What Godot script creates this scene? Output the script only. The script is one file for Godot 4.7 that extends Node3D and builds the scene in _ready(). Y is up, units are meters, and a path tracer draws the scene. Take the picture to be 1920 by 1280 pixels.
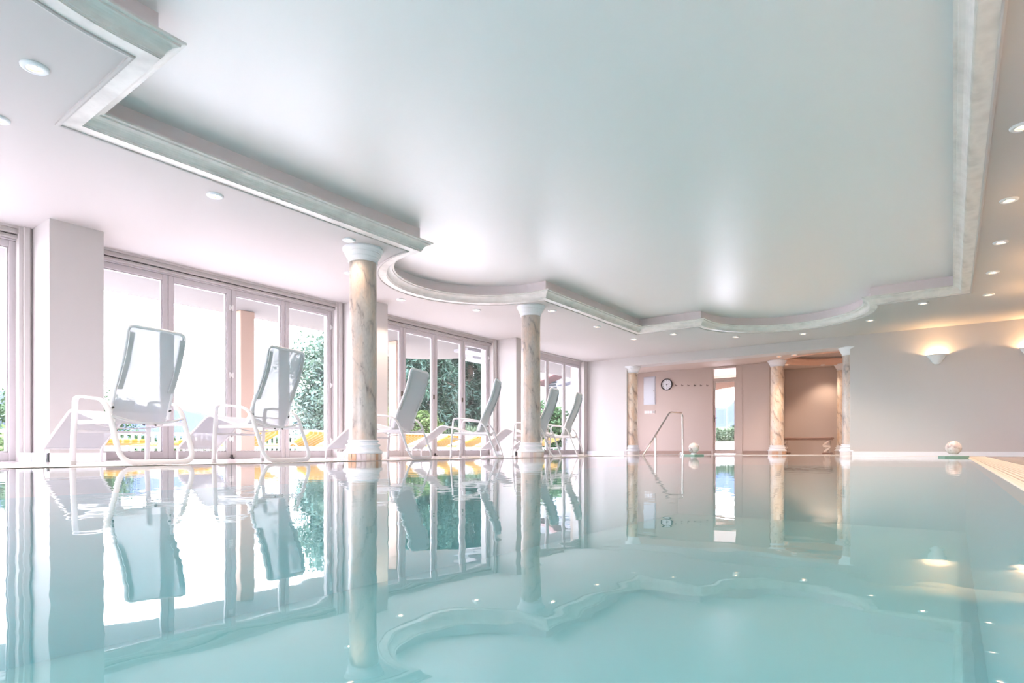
extends Node3D
# An indoor pool hall seen from just above the water. x to the right, -z down the hall, y up, metres; the water lies at y = 0.

const CEIL := 2.4          # the lower ceiling all round
const TOP := 2.66          # the satin ceiling inside the cornice
const WALL_TOP := 2.95
const POOL_L := -5.12
const POOL_R := 0.18
const POOL_F := -13.4
const POOL_N := 3.5
const FAR := -13.65        # far wall of the hall
const ALC := -16.5         # back wall of the alcove
const NICHE := -18.55
const YAW := 36.442
const FOCAL := 1120.0      # pixels of a 1920 wide frame

var mats := {}
var rng := RandomNumberGenerator.new()

# ------------------------------------------------------------------ mesh builder
class M:
	var v := PackedVector3Array()
	var n := PackedVector3Array()
	var t := PackedVector2Array()

	func tri(a: Vector3, b: Vector3, c: Vector3, na: Vector3, nb: Vector3, nc: Vector3, ta := Vector2.ZERO, tb := Vector2.ZERO, tc := Vector2.ZERO) -> void:
		if (b - a).cross(c - a).dot(na + nb + nc) > 0.0:
			v.append_array([a, c, b]); n.append_array([na, nc, nb]); t.append_array([ta, tc, tb])
		else:
			v.append_array([a, b, c]); n.append_array([na, nb, nc]); t.append_array([ta, tb, tc])

	func flat(a: Vector3, b: Vector3, c: Vector3, nn: Vector3) -> void:
		tri(a, b, c, nn, nn, nn)

	func quad(a: Vector3, b: Vector3, c: Vector3, d: Vector3, nn: Vector3) -> void:
		tri(a, b, c, nn, nn, nn, Vector2(0, 1), Vector2(1, 1), Vector2(1, 0))
		tri(a, c, d, nn, nn, nn, Vector2(0, 1), Vector2(1, 0), Vector2(0, 0))

	func quads(a: Vector3, b: Vector3, c: Vector3, d: Vector3, na: Vector3, nb: Vector3, nc: Vector3, nd: Vector3, ta: Vector2, tb: Vector2, tc: Vector2, td: Vector2) -> void:
		tri(a, b, c, na, nb, nc, ta, tb, tc)
		tri(a, c, d, na, nc, nd, ta, tc, td)

	func box(c: Vector3, s: Vector3, bev := 0.0, bs := Basis()) -> M:
		var h := s * 0.5
		bev = minf(bev, minf(h.x, minf(h.y, h.z)) * 0.9)
		for ax in 3:
			var u := (ax + 1) % 3
			var w := (ax + 2) % 3
			for sg in [-1.0, 1.0]:
				var p := []
				for q in [[-1, -1], [1, -1], [1, 1], [-1, 1]]:
					var e := Vector3()
					e[ax] = h[ax] * sg; e[u] = (h[u] - bev) * q[0]; e[w] = (h[w] - bev) * q[1]
					p.append(c + bs * e)
				var nn := Vector3(); nn[ax] = sg
				quad(p[0], p[1], p[2], p[3], bs * nn)
		if bev > 0.0:
			for ax in 3:
				var u := (ax + 1) % 3
				var w := (ax + 2) % 3
				for su in [-1.0, 1.0]:
					for sw in [-1.0, 1.0]:
						var a := Vector3(); var b := Vector3(); var nn := Vector3()
						a[u] = h[u] * su; a[w] = (h[w] - bev) * sw
						b[u] = (h[u] - bev) * su; b[w] = h[w] * sw
						nn[u] = su; nn[w] = sw
						var l := Vector3(); l[ax] = h[ax] - bev
						quad(c + bs * (a - l), c + bs * (a + l), c + bs * (b + l), c + bs * (b - l), bs * nn.normalized())
			for sx in [-1.0, 1.0]:
				for sy in [-1.0, 1.0]:
					for sz in [-1.0, 1.0]:
						var k := Vector3(sx, sy, sz)
						var i := h - Vector3.ONE * bev
						flat(c + bs * (k * Vector3(h.x, i.y, i.z)), c + bs * (k * Vector3(i.x, h.y, i.z)), c + bs * (k * Vector3(i.x, i.y, h.z)), bs * k.normalized())
		return self

	# box between two corners
	func span(x0: float, x1: float, y0: float, y1: float, z0: float, z1: float, bev := 0.0) -> M:
		return box(Vector3(x0 + x1, y0 + y1, z0 + z1) * 0.5, Vector3(absf(x1 - x0), absf(y1 - y0), absf(z1 - z0)), bev)

	# elliptical tube; ra lies along `side`, rb across it
	func tube(p: PackedVector3Array, ra: float, rb: float, side: Vector3, seg := 10, taper := 1.0, closed := false) -> M:
		var a := side
		var rings := []
		var norms := []
		for i in p.size():
			var tg := Vector3()
			if closed:
				tg = (p[(i + 1) % p.size()] - p[(i - 1 + p.size()) % p.size()]).normalized()
			else:
				tg = (p[mini(i + 1, p.size() - 1)] - p[maxi(i - 1, 0)]).normalized()
			a = (a - tg * a.dot(tg)).normalized()
			var b := tg.cross(a)
			var f := lerpf(1.0, taper, float(i) / maxf(1, p.size() - 1))
			var r := PackedVector3Array(); var nr := PackedVector3Array()
			for k in seg:
				var an := TAU * k / seg
				r.append(p[i] + (a * cos(an) * ra + b * sin(an) * rb) * f)
				nr.append((a * cos(an) * rb + b * sin(an) * ra).normalized())
			rings.append(r); norms.append(nr)
		for i in (p.size() if closed else p.size() - 1):
			var j := (i + 1) % p.size()
			for k in seg:
				var l := (k + 1) % seg
				quads(rings[i][k], rings[i][l], rings[j][l], rings[j][k], norms[i][k], norms[i][l], norms[j][l], norms[j][k], Vector2(float(k) / seg, i), Vector2(float(k + 1) / seg, i), Vector2(float(k + 1) / seg, i + 1), Vector2(float(k) / seg, i + 1))
		if not closed:
			for e in [0, p.size() - 1]:
				var d := (p[0] - p[1]).normalized() if e == 0 else (p[e] - p[e - 1]).normalized()
				for k in range(1, seg - 1):
					flat(rings[e][0], rings[e][k], rings[e][k + 1], d)
		return self

	# profile of (radius, height), turned about y at c
	func lathe(pr: Array, c: Vector3, seg := 40, from := 0.0, to := TAU) -> M:
		var ln := 0.0
		var nn := []
		for i in pr.size() - 1:
			var d: Vector2 = pr[i + 1] - pr[i]
			nn.append(Vector2(d.y, -d.x).normalized())
		for i in pr.size() - 1:
			var d: Vector2 = pr[i + 1] - pr[i]
			if d.length() < 1e-6:
				continue
			var n0: Vector2 = nn[i]; var n1: Vector2 = nn[i]
			if i > 0 and nn[i - 1].dot(nn[i]) > 0.75: n0 = (nn[i - 1] + nn[i]).normalized()
			if i < nn.size() - 1 and nn[i + 1].dot(nn[i]) > 0.75: n1 = (nn[i + 1] + nn[i]).normalized()
			for k in seg:
				var a0 := lerpf(from, to, float(k) / seg); var a1 := lerpf(from, to, float(k + 1) / seg)
				var c0 := Vector3(cos(a0), 0, sin(a0)); var c1 := Vector3(cos(a1), 0, sin(a1))
				var u := Vector3.UP
				quads(c + c0 * pr[i].x + u * pr[i].y, c + c1 * pr[i].x + u * pr[i].y, c + c1 * pr[i + 1].x + u * pr[i + 1].y, c + c0 * pr[i + 1].x + u * pr[i + 1].y,
					c0 * n0.x + u * n0.y, c1 * n0.x + u * n0.y, c1 * n1.x + u * n1.y, c0 * n1.x + u * n1.y,
					Vector2(float(k) / seg, ln), Vector2(float(k + 1) / seg, ln), Vector2(float(k + 1) / seg, ln + d.length()), Vector2(float(k) / seg, ln + d.length()))
			ln += d.length()
		return self

	# flat polygon in x, z (may be a keyhole polygon) at height y
	func sheet(poly: PackedVector2Array, y: float, up: bool) -> M:
		var ix := Geometry2D.triangulate_polygon(poly)
		for i in range(0, ix.size(), 3):
			flat(Vector3(poly[ix[i]].x, y, poly[ix[i]].y), Vector3(poly[ix[i + 1]].x, y, poly[ix[i + 1]].y), Vector3(poly[ix[i + 2]].x, y, poly[ix[i + 2]].y), Vector3.UP if up else Vector3.DOWN)
		return self

	func prism(poly: PackedVector2Array, y0: float, y1: float) -> M:
		sheet(poly, y0, false); sheet(poly, y1, true)
		for i in poly.size():
			var a := poly[i]; var b := poly[(i + 1) % poly.size()]
			var d := (b - a).normalized()
			var nn := Vector3(-d.y, 0, d.x)
			if Geometry2D.is_point_in_polygon((a + b) * 0.5 + Vector2(nn.x, nn.z) * 0.004, poly): nn = -nn
			quad(Vector3(a.x, y0, a.y), Vector3(b.x, y0, b.y), Vector3(b.x, y1, b.y), Vector3(a.x, y1, a.y), nn)
		return self

	func done() -> ArrayMesh:
		var ar := []
		ar.resize(Mesh.ARRAY_MAX)
		ar[Mesh.ARRAY_VERTEX] = v; ar[Mesh.ARRAY_NORMAL] = n; ar[Mesh.ARRAY_TEX_UV] = t
		var am := ArrayMesh.new()
		am.add_surface_from_arrays(Mesh.PRIMITIVE_TRIANGLES, ar)
		return am

# ------------------------------------------------------------------ naming helpers
func put(called: String, m, mat: Material, parent: Node = self) -> MeshInstance3D:
	var o := MeshInstance3D.new()
	o.name = called
	o.mesh = m.done() if m is M else m
	o.material_override = mat
	parent.add_child(o, true)
	return o

func thing(called: String, label: String, category: String, at := Vector3.ZERO, turn := 0.0, group := "") -> Node3D:
	var o := Node3D.new()
	o.name = called
	add_child(o, true)
	o.position = at
	o.rotation.y = turn
	return tag(o, label, category, group)

func tag(o: Node, label: String, category: String, group := "", kind := "") -> Node:
	o.set_meta("label", label)
	o.set_meta("category", category)
	if group: o.set_meta("group", group)
	if kind: o.set_meta("kind", kind)
	return o

func struct(called: String, m = null, mat: Material = null) -> Node3D:
	var o: Node3D
	if m == null:
		o = Node3D.new(); o.name = called; add_child(o, true)
	else:
		o = put(called, m, mat)
	o.set_meta("kind", "structure")
	return o

func copy(o: Node3D, label: String, at: Vector3, turn: float) -> Node3D:
	var c := o.duplicate() as Node3D
	c.name = String(o.name)
	add_child(c, true)
	c.position = at
	c.rotation.y = turn
	c.set_meta("label", label)
	return c

func v3(a: Array) -> PackedVector3Array:
	return PackedVector3Array(a)

# rounds the inner corners of a polyline
func fillet(p: PackedVector3Array, r: float, steps := 6) -> PackedVector3Array:
	var o := PackedVector3Array([p[0]])
	for i in range(1, p.size() - 1):
		var a := p[i - 1] - p[i]; var b := p[i + 1] - p[i]
		var d := minf(r, 0.49 * minf(a.length(), b.length()))
		var s := p[i] + a.normalized() * d; var e := p[i] + b.normalized() * d
		for k in steps + 1:
			var f := float(k) / steps
			o.append(s.lerp(p[i], f).lerp(p[i].lerp(e, f), f))
	o.append(p[p.size() - 1])
	return o

# ------------------------------------------------------------------ materials
func mat(key: String, c: Color, rough := 0.6, spec := 0.5, metal := 0.0) -> StandardMaterial3D:
	var m := StandardMaterial3D.new()
	m.albedo_color = c
	m.roughness = rough
	m.metallic_specular = spec
	m.metallic = metal
	m.resource_name = key
	mats[key] = m
	return m

func noise(sd: int, freq: float, oct := 4) -> FastNoiseLite:
	var f := FastNoiseLite.new()
	f.seed = sd
	f.noise_type = FastNoiseLite.TYPE_SIMPLEX_SMOOTH
	f.frequency = freq
	f.fractal_octaves = oct
	return f

# veined stone, seamless in u; veins run diagonally
func marble(w: int, h: int, sd: int, base: Color, cloud: Color, warm: Color, vein: Color, tilt: float, many: float, strong: float, wild := 0.6) -> ImageTexture:
	var im := Image.create(w, h, false, Image.FORMAT_RGB8)
	var a := noise(sd, 1.1, 5); var b := noise(sd + 7, 1.6, 4); var c := noise(sd + 13, 2.6, 4); var fine := noise(sd + 29, 11.0, 3)
	for y in h:
		var py := float(y) / h * 3.0
		for x in w:
			var u := float(x) / w
			var s := Vector3(cos(u * TAU) * 0.55, py, sin(u * TAU) * 0.55)
			var d := b.get_noise_3dv(s) * 0.9 + c.get_noise_3dv(s) * 0.25
			var ph := (u * tilt - py * many / 3.0 + d * wild) * PI
			var k := absf(sin(ph))
			var k2 := absf(sin(ph * 2.0 + c.get_noise_3dv(s * 1.7) * 2.5 * wild))
			var vn := pow(1.0 - k, 2.2) * 0.75 * clampf(0.5 + a.get_noise_3dv(s * 1.6) * 1.5, 0.0, 1.0) + pow(1.0 - k2, 9.0) * 0.7 * clampf(0.35 + b.get_noise_3dv(s * 2.6) * 2.0, 0.0, 1.0)
			vn = minf(vn, 1.0)
			var cl := clampf(a.get_noise_3dv(s * 0.9) * 1.4 + 0.45, 0.0, 1.0)
			var wm := clampf(c.get_noise_3dv(s * 0.55 + Vector3(3, 1, 0)) * 2.0 + 0.2, 0.0, 1.0)
			var col := base.lerp(cloud, cl * 0.85).lerp(warm, wm * 0.75).lerp(vein, vn * strong)
			var g := fine.get_noise_3dv(s) * 0.035
			im.set_pixel(x, y, Color(clampf(col.r + g, 0, 1), clampf(col.g + g, 0, 1), clampf(col.b + g, 0, 1)))
	return ImageTexture.create_from_image(im)

func noise_tex(sd: int, freq: float, size: int, ramp: Array, oct := 4) -> NoiseTexture2D:
	var t := NoiseTexture2D.new()
	t.width = size; t.height = size
	t.seamless = true
	t.noise = noise(sd, freq, oct)
	var g := Gradient.new()
	g.offsets = PackedFloat32Array(ramp.map(func(r): return r[0]))
	g.colors = PackedColorArray(ramp.map(func(r): return r[1]))
	t.color_ramp = g
	return t

func make_materials() -> void:
	mat("paint", Color(0.81, 0.787, 0.782), 0.75, 0.3)                 # walls
	mat("ceiling_paint", Color(0.805, 0.78, 0.775), 0.7, 0.3)
	mat("warm_paint", Color(0.785, 0.72, 0.685), 0.75, 0.3)                # alcove walls
	mat("recess_paint", Color(0.95, 0.91, 0.915), 0.7, 0.3)
	var sat := mat("satin", Color(0.985, 0.965, 0.965), 0.36, 0.85)
	sat.clearcoat_enabled = true
	sat.clearcoat = 0.8
	sat.clearcoat_roughness = 0.36
	mat("plaster", Color(0.93, 0.935, 0.95), 0.6, 0.4)                  # column rings, sconces
	mat("white_lacquer", Color(0.79, 0.765, 0.775), 0.35, 0.5)          # window frames
	mat("track_grey", Color(0.72, 0.70, 0.69), 0.4, 0.5)
	mat("dark_gap", Color(0.30, 0.28, 0.29), 0.6, 0.4)
	mat("hinge_white", Color(0.93, 0.92, 0.92), 0.35, 0.5)
	mat("bronze", Color(0.36, 0.31, 0.26), 0.4, 0.5, 0.6)
	mat("chair_white", Color(0.90, 0.895, 0.91), 0.3, 0.5)
	mat("bolt", Color(0.35, 0.34, 0.34), 0.4, 0.5, 0.5)
	mat("steel", Color(0.86, 0.84, 0.83), 0.16, 0.5, 1.0)
	mat("rubber", Color(0.80, 0.80, 0.80), 0.7)
	var sl := mat("sling", Color(0.85, 0.855, 0.875, 0.82), 0.8, 0.3)
	sl.transparency = BaseMaterial3D.TRANSPARENCY_ALPHA
	sl.backlight_enabled = true
	sl.backlight = Color(0.10, 0.10, 0.11)
	var hm := mat("hem", Color(0.76, 0.77, 0.785), 0.7, 0.3)
	hm.backlight_enabled = true
	hm.backlight = Color(0.04, 0.04, 0.045)
	var gl := mat("glass", Color(0.97, 0.99, 1.0, 0.03), 0.02, 0.2)
	gl.transparency = BaseMaterial3D.TRANSPARENCY_ALPHA
	# water
	var wa := mat("water", Color(0.46, 0.79, 0.815, 0.22), 0.015, 0.5)
	wa.transparency = BaseMaterial3D.TRANSPARENCY_ALPHA
	wa.normal_enabled = true
	var nt := NoiseTexture2D.new()
	nt.width = 1024; nt.height = 1024
	nt.seamless = true
	nt.as_normal_map = true
	nt.bump_strength = 12.0
	nt.noise = noise(5, 0.012, 3)
	wa.normal_texture = nt
	wa.normal_scale = 0.012
	wa.uv1_triplanar = true
	wa.uv1_world_triplanar = true
	wa.uv1_scale = Vector3(0.42, 0.42, 0.42)
	mat("pool_tile", Color(0.57, 0.83, 0.85), 0.5)
	mat("pool_edge", Color(0.90, 0.87, 0.85), 0.25)
	mat("grate_cream", Color(0.95, 0.87, 0.79), 0.5)
	mat("channel", Color(0.62, 0.52, 0.42), 0.6)
	# stone floors
	var fl := mat("deck_stone", Color(1, 1, 1), 0.14, 0.5)
	fl.albedo_texture = noise_tex(3, 0.01, 512, [[0.0, Color(0.86, 0.82, 0.80)], [0.5, Color(0.91, 0.88, 0.87)], [1.0, Color(0.94, 0.92, 0.92)]])
	fl.uv1_triplanar = true; fl.uv1_world_triplanar = true; fl.uv1_scale = Vector3(0.7, 0.7, 0.7)
	var fr := mat("brown_stone", Color(1, 1, 1), 0.25, 0.5)
	fr.albedo_texture = noise_tex(8, 0.012, 512, [[0.0, Color(0.62, 0.54, 0.50)], [0.5, Color(0.72, 0.64, 0.60)], [1.0, Color(0.80, 0.73, 0.69)]])
	fr.uv1_triplanar = true; fr.uv1_world_triplanar = true; fr.uv1_scale = Vector3(0.6, 0.6, 1.6)
	# marbles
	var ms := mat("shaft_marble", Color(1, 1, 1), 0.3, 0.5)
	ms.albedo_texture = marble(384, 640, 21, Color(0.80, 0.75, 0.715), Color(0.74, 0.71, 0.69), Color(0.83, 0.73, 0.66), Color(0.49, 0.46, 0.45), 2.0, 3.6, 0.85)
	ms.uv1_scale = Vector3(1, 0.48, 1)
	var mw := mat("warm_marble", Color(1, 1, 1), 0.3, 0.5)
	mw.albedo_texture = marble(320, 512, 55, Color(0.92, 0.87, 0.82), Color(0.93, 0.84, 0.75), Color(0.88, 0.75, 0.63), Color(0.52, 0.42, 0.36), 3.0, 5.0, 0.8, 0.35)
	mw.uv1_scale = Vector3(1, 0.48, 1)
	var mc := mat("cornice_marble", Color(1, 1, 1), 0.35, 0.5)
	mc.albedo_texture = noise_tex(31, 0.006, 512, [[0.0, Color(0.84, 0.815, 0.80)], [0.4, Color(0.92, 0.895, 0.88)], [0.6, Color(0.95, 0.925, 0.91)], [1.0, Color(0.89, 0.865, 0.85)]], 5)
	mc.uv1_triplanar = true; mc.uv1_world_triplanar = true; mc.uv1_scale = Vector3(0.9, 2.4, 0.9)
	var mo := mat("orange_marble", Color(0.86, 0.70, 0.61), 0.35, 0.5)
	mo.uv1_triplanar = true
	var bm := mat("ball_marble", Color(1, 1, 1), 0.25, 0.5)
	bm.albedo_texture = marble(128, 96, 90, Color(0.93, 0.89, 0.87), Color(0.90, 0.84, 0.82), Color(0.82, 0.71, 0.68), Color(0.52, 0.38, 0.36), 2.0, 3.0, 0.85)
	mat("teal_foam", Color(0.50, 0.62, 0.56), 0.6)
	mat("bench_stone", Color(0.58, 0.45, 0.39), 0.45)
	mat("bench_leg", Color(0.90, 0.84, 0.80), 0.5)
	for k in 4:
		mat("mosaic_%d" % k, [Color(0.90, 0.87, 0.85), Color(0.83, 0.78, 0.78), Color(0.84, 0.68, 0.56), Color(0.88, 0.82, 0.78)][k], 0.3)
	mat("clock_black", Color(0.12, 0.11, 0.12), 0.35)
	mat("clock_face", Color(0.90, 0.90, 0.92), 0.5)
	mat("clock_ink", Color(0.15, 0.14, 0.16), 0.6)
	mat("cabinet_grey", Color(0.82, 0.83, 0.86), 0.4)
	mat("switch_white", Color(0.85, 0.79, 0.76), 0.4)
	mat("hook_metal", Color(0.55, 0.48, 0.45), 0.3, 0.5, 0.7)
	# outdoors
	mat("render_white", Color(0.93, 0.92, 0.915), 0.8, 0.3)
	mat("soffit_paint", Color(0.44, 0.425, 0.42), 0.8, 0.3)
	mat("render_peach", Color(0.70, 0.60, 0.54), 0.8, 0.3)
	mat("fascia_peach", Color(0.56, 0.45, 0.385), 0.8, 0.3)
	mat("skirting_brown", Color(0.62, 0.52, 0.47), 0.5)
	mat("baffle_gold", Color(0.80, 0.52, 0.25), 0.35)
	mat("terrace_slab", Color(0.80, 0.80, 0.795), 0.8, 0.3)
	mat("rail_white", Color(0.93, 0.94, 0.96), 0.5)
	mat("lawn", Color(0.16, 0.24, 0.12), 0.9, 0.2)
	mat("meadow", Color(0.17, 0.25, 0.12), 0.9, 0.2)
	mat("mountain", Color(0.21, 0.245, 0.345), 0.95, 0.1)  # haze of distance painted into the base colour as blue
	mat("roof_red", Color(0.48, 0.37, 0.36), 0.8)
	mat("house_white", Color(0.68, 0.68, 0.70), 0.8, 0.3)
	mat("roof_grey", Color(0.46, 0.47, 0.51), 0.7)
	mat("plank_grey", Color(0.62, 0.62, 0.65), 0.7)
	mat("bark", Color(0.34, 0.29, 0.25), 0.9)
	mat("shutter", Color(0.28, 0.31, 0.33), 0.7)
	for k in [["leaf_birch", Color(0.33, 0.41, 0.37)], ["leaf_spruce", Color(0.20, 0.29, 0.25)], ["leaf_light", Color(0.29, 0.37, 0.20)], ["leaf_mid", Color(0.24, 0.34, 0.22)], ["leaf_grass", Color(0.30, 0.36, 0.28)]]:
		var lm := mat(k[0], k[1], 0.7, 0.3)
		lm.backlight_enabled = true
		lm.backlight = Color(0.35, 0.4, 0.3)
		lm.vertex_color_use_as_albedo = true
	# yellow cushion with pale stripes
	var im := Image.create(64, 8, false, Image.FORMAT_RGB8)
	for x in 64:
		for y in 8:
			im.set_pixel(x, y, Color(0.66, 0.58, 0.42) if (x % 16) < 5 else Color(0.63, 0.48, 0.18))
	var cu := mat("cushion", Color(1, 1, 1), 0.85, 0.2)
	cu.albedo_texture = ImageTexture.create_from_image(im)
	# glowing parts
	var bu := mat("bulb_warm", Color(1, 1, 1), 0.4)
	bu.emission_enabled = true; bu.emission = Color(1.0, 0.93, 0.82); bu.emission_energy_multiplier = 6.0
	var bs := mat("bulb_sconce", Color(1, 1, 1), 0.4)
	bs.emission_enabled = true; bs.emission = Color(1.0, 0.90, 0.72); bs.emission_energy_multiplier = 5.0

# ------------------------------------------------------------------ the setting
func recess_path() -> PackedVector2Array:
	var p := PackedVector2Array()
	var xl := -5.02; var xr := 0.21; var zn := -1.47; var zf := -10.94; var zm := -6.2; var xm := -2.375
	var seg := 36
	p.append(Vector2(xl, zn))
	for i in seg + 1:
		var a := PI * i / seg
		p.append(Vector2(xl - 1.40 * sin(a), zm + 1.41 * cos(a)))
	p.append(Vector2(xl, zf))
	for i in seg + 1:
		var a := PI * i / seg
		p.append(Vector2(xm - 1.43 * cos(a), zf - 1.43 * sin(a)))
	p.append(Vector2(xr, zf))
	p.append(Vector2(xr, zn))
	for i in seg + 1:
		var a := PI * i / seg
		p.append(Vector2(xm + 1.43 * cos(a), zn + 1.43 * sin(a)))
	return p

func inward(p: PackedVector2Array, i: int) -> Vector2:
	var d := (p[(i + 1) % p.size()] - p[i]).normalized()
	return Vector2(-d.y, d.x)

func offset_path(p: PackedVector2Array, d: float) -> PackedVector2Array:
	var o := PackedVector2Array()
	for i in p.size():
		var a := inward(p, (i - 1 + p.size()) % p.size()); var b := inward(p, i)
		o.append(p[i] + (a + b) / (1.0 + a.dot(b)) * d)
	return o

# sweeps a (offset, height) profile round a closed plan path, mitred at its corners
func moulding(p: PackedVector2Array, prof: Array, m: M = null) -> M:
	if m == null: m = M.new()
	var rings := []
	for q in prof:
		rings.append(offset_path(p, q.x))
	for s in prof.size() - 1:
		var e: Vector2 = prof[s + 1] - prof[s]
		var pn := Vector2(e.y, -e.x).normalized()
		for i in p.size():
			var j := (i + 1) % p.size()
			var a := inward(p, (i - 1 + p.size()) % p.size()); var b := inward(p, i); var c := inward(p, j)
			var ni := (a + b).normalized() if a.dot(b) > 0.9 else b
			var nj := (b + c).normalized() if b.dot(c) > 0.9 else b
			var n0 := Vector3(ni.x * pn.x, pn.y, ni.y * pn.x); var n1 := Vector3(nj.x * pn.x, pn.y, nj.y * pn.x)
			var r0: PackedVector2Array = rings[s]; var r1: PackedVector2Array = rings[s + 1]
			m.quads(Vector3(r0[i].x, prof[s].y, r0[i].y), Vector3(r0[j].x, prof[s].y, r0[j].y), Vector3(r1[j].x, prof[s + 1].y, r1[j].y), Vector3(r1[i].x, prof[s + 1].y, r1[i].y), n0, n1, n1, n0, Vector2.ZERO, Vector2.ZERO, Vector2.ZERO, Vector2.ZERO)
	return m

func keyhole(outer: PackedVector2Array, hole: PackedVector2Array) -> PackedVector2Array:
	if Geometry2D.is_polygon_clockwise(outer) == Geometry2D.is_polygon_clockwise(hole):
		hole.reverse()
	var bi := 0; var bo := 0; var best := 1e9
	for i in hole.size():
		for k in outer.size():
			if hole[i].distance_to(outer[k]) < best:
				best = hole[i].distance_to(outer[k]); bi = i; bo = k
	var o := PackedVector2Array()
	for k in outer.size() + 1:
		o.append(outer[(bo + k) % outer.size()])
	o[o.size() - 1] += Vector2(0.0004, 0.0003)
	for i in hole.size() + 1:
		o.append(hole[(bi + i) % hole.size()] + (Vector2(0.0004, 0.0003) if i == 0 else Vector2.ZERO))
	return o

func build_shell() -> void:
	# floor: marble deck by the windows, far ledge and alcove, brown stone on the right, near end
	var fl := struct("floor")
	var m := M.new()
	m.span(-8.0, POOL_L, -0.2, 0.003, FAR, 5.45)
	m.span(-8.0, -1.5, -0.2, 0.003, -18.8, FAR)
	m.span(POOL_L, 1.45, -0.2, 0.003, FAR - 0.2, POOL_F)
	m.span(POOL_L, 1.45, -0.2, 0.003, POOL_N, 5.45)
	put("stone_deck", m, mats.deck_stone, fl)
	put("brown_deck", M.new().span(0.46, 1.45, -0.2, 0.003, POOL_F, POOL_N), mats.brown_stone, fl)
	put("overflow_channel", M.new().span(POOL_R + 0.02, 0.46, -0.25, -0.03, POOL_F, POOL_N), mats.channel, fl)

	# ceiling with the sunken satin field
	var ce := struct("ceiling")
	var path := recess_path()
	var room := PackedVector2Array([Vector2(-8.0, 5.45), Vector2(1.5, 5.45), Vector2(1.5, FAR - 0.05), Vector2(-8.0, FAR - 0.05)])
	put("lower_ceiling", M.new().sheet(keyhole(room, path.duplicate()), CEIL, false), mats.ceiling_paint, ce)
	put("recess_wall", moulding(path, [Vector2(0.10, CEIL), Vector2(0.10, TOP + 0.01)]), mats.recess_paint, ce)
	put("satin_panel", M.new().sheet(offset_path(path, 0.09), TOP, false), mats.satin, ce)
	put("roof_slab", M.new().span(-8.2, 1.7, WALL_TOP, WALL_TOP + 0.2, -18.9, 5.7), mats.paint, ce)
	# alcove ceiling with its round recess
	var ring := PackedVector2Array()
	for i in 48:
		ring.append(Vector2(-2.4 + 1.17 * cos(TAU * i / 48), -16.95 + 1.17 * sin(TAU * i / 48)))
	var alc := PackedVector2Array([Vector2(-8.0, FAR - 0.2), Vector2(-1.0, FAR - 0.2), Vector2(-1.0, -18.8), Vector2(-8.0, -18.8)])
	put("alcove_ceiling", M.new().sheet(keyhole(alc, ring.duplicate()), 2.42, false), mats.warm_paint, ce)
	var dome := []
	for i in 9:
		dome.append(Vector2(1.12 * cos(PI * 0.5 * i / 8), 2.56 + 0.2 * sin(PI * 0.5 * i / 8)))
	put("recess_dome", M.new().lathe(dome, Vector3(-2.4, 0, -16.95), 48), mats.warm_paint, ce)

	# mouldings
	var t1 := struct("trim_1")
	t1.set_meta("label", "grey veined marble cornice framing the sunken satin ceiling")
	put("edge_bead", moulding(path, [Vector2(-0.014, CEIL), Vector2(-0.014, 2.386), Vector2(0.0, 2.382), Vector2(0.012, 2.386), Vector2(0.012, 2.394)]), mats.ceiling_paint, t1)
	put("moulding", moulding(path, [Vector2(0.012, 2.394), Vector2(0.108, 2.394), Vector2(0.108, 2.401), Vector2(0.114, 2.401), Vector2(0.114, 2.409), Vector2(0.121, 2.411), Vector2(0.124, 2.424), Vector2(0.131, 2.438), Vector2(0.142, 2.452), Vector2(0.156, 2.463), Vector2(0.174, 2.471), Vector2(0.186, 2.474), Vector2(0.188, 2.486), Vector2(0.21, 2.489), Vector2(0.21, 2.503), Vector2(0.09, 2.507)]), mats.cornice_marble, t1)
	var t2 := struct("trim_2")
	t2.set_meta("label", "orange marble rim of the round ceiling recess in the alcove")
	put("rim", M.new().lathe([Vector2(1.2, 2.42), Vector2(1.2, 2.405), Vector2(1.16, 2.40), Vector2(1.13, 2.43), Vector2(1.10, 2.46), Vector2(1.09, 2.50), Vector2(1.05, 2.53), Vector2(1.05, 2.57), Vector2(1.13, 2.58)], Vector3(-2.4, 0, -16.95), 48), mats.orange_marble, t2)

	# left wall: piers, reveals and header
	var wl := struct("wall_left")
	for p in range(-2, 4):
		var za := -2.02 - 3.9 * p
		if p == -2: za = 5.45
		if p == 3: continue
		var zb := za - 0.47 if p > -2 else 5.1
		put("pier", M.new().span(-7.98, -7.14, 0.0, CEIL + 0.02, zb, za, 0.004), mats.paint, wl)
		put("reveal", M.new().span(-7.98, -7.65, 0.0, CEIL + 0.02, za, za + 0.11, 0.003), mats.paint, wl)
		put("pilaster", M.new().span(-7.98, -7.62, 0.0, CEIL + 0.02, za + 0.02, za + 0.075, 0.006), mats.paint, wl)
		put("reveal", M.new().span(-7.98, -7.65, 0.0, CEIL + 0.02, zb - 0.11, zb, 0.003), mats.paint, wl)
	put("reveal", M.new().span(-7.98, -7.65, 0.0, CEIL + 0.02, FAR, FAR + 0.16, 0.003), mats.paint, wl)
	put("header", M.new().span(-7.98, -7.66, 2.375, WALL_TOP, FAR, 5.45), mats.paint, wl)
	put("alcove_side", M.new().span(-8.15, -7.95, 0.0, WALL_TOP, -18.9, -16.4), mats.warm_paint, wl)
	put("alcove_side", M.new().span(-8.15, -7.95, 0.0, WALL_TOP, -14.2, FAR), mats.warm_paint, wl)
	put("alcove_side", M.new().span(-8.15, -7.95, 2.2, WALL_TOP, -16.4, -14.2), mats.warm_paint, wl)
	var w7 := struct("window_7")  # added out of sight so that daylight brightens the clock wall
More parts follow.
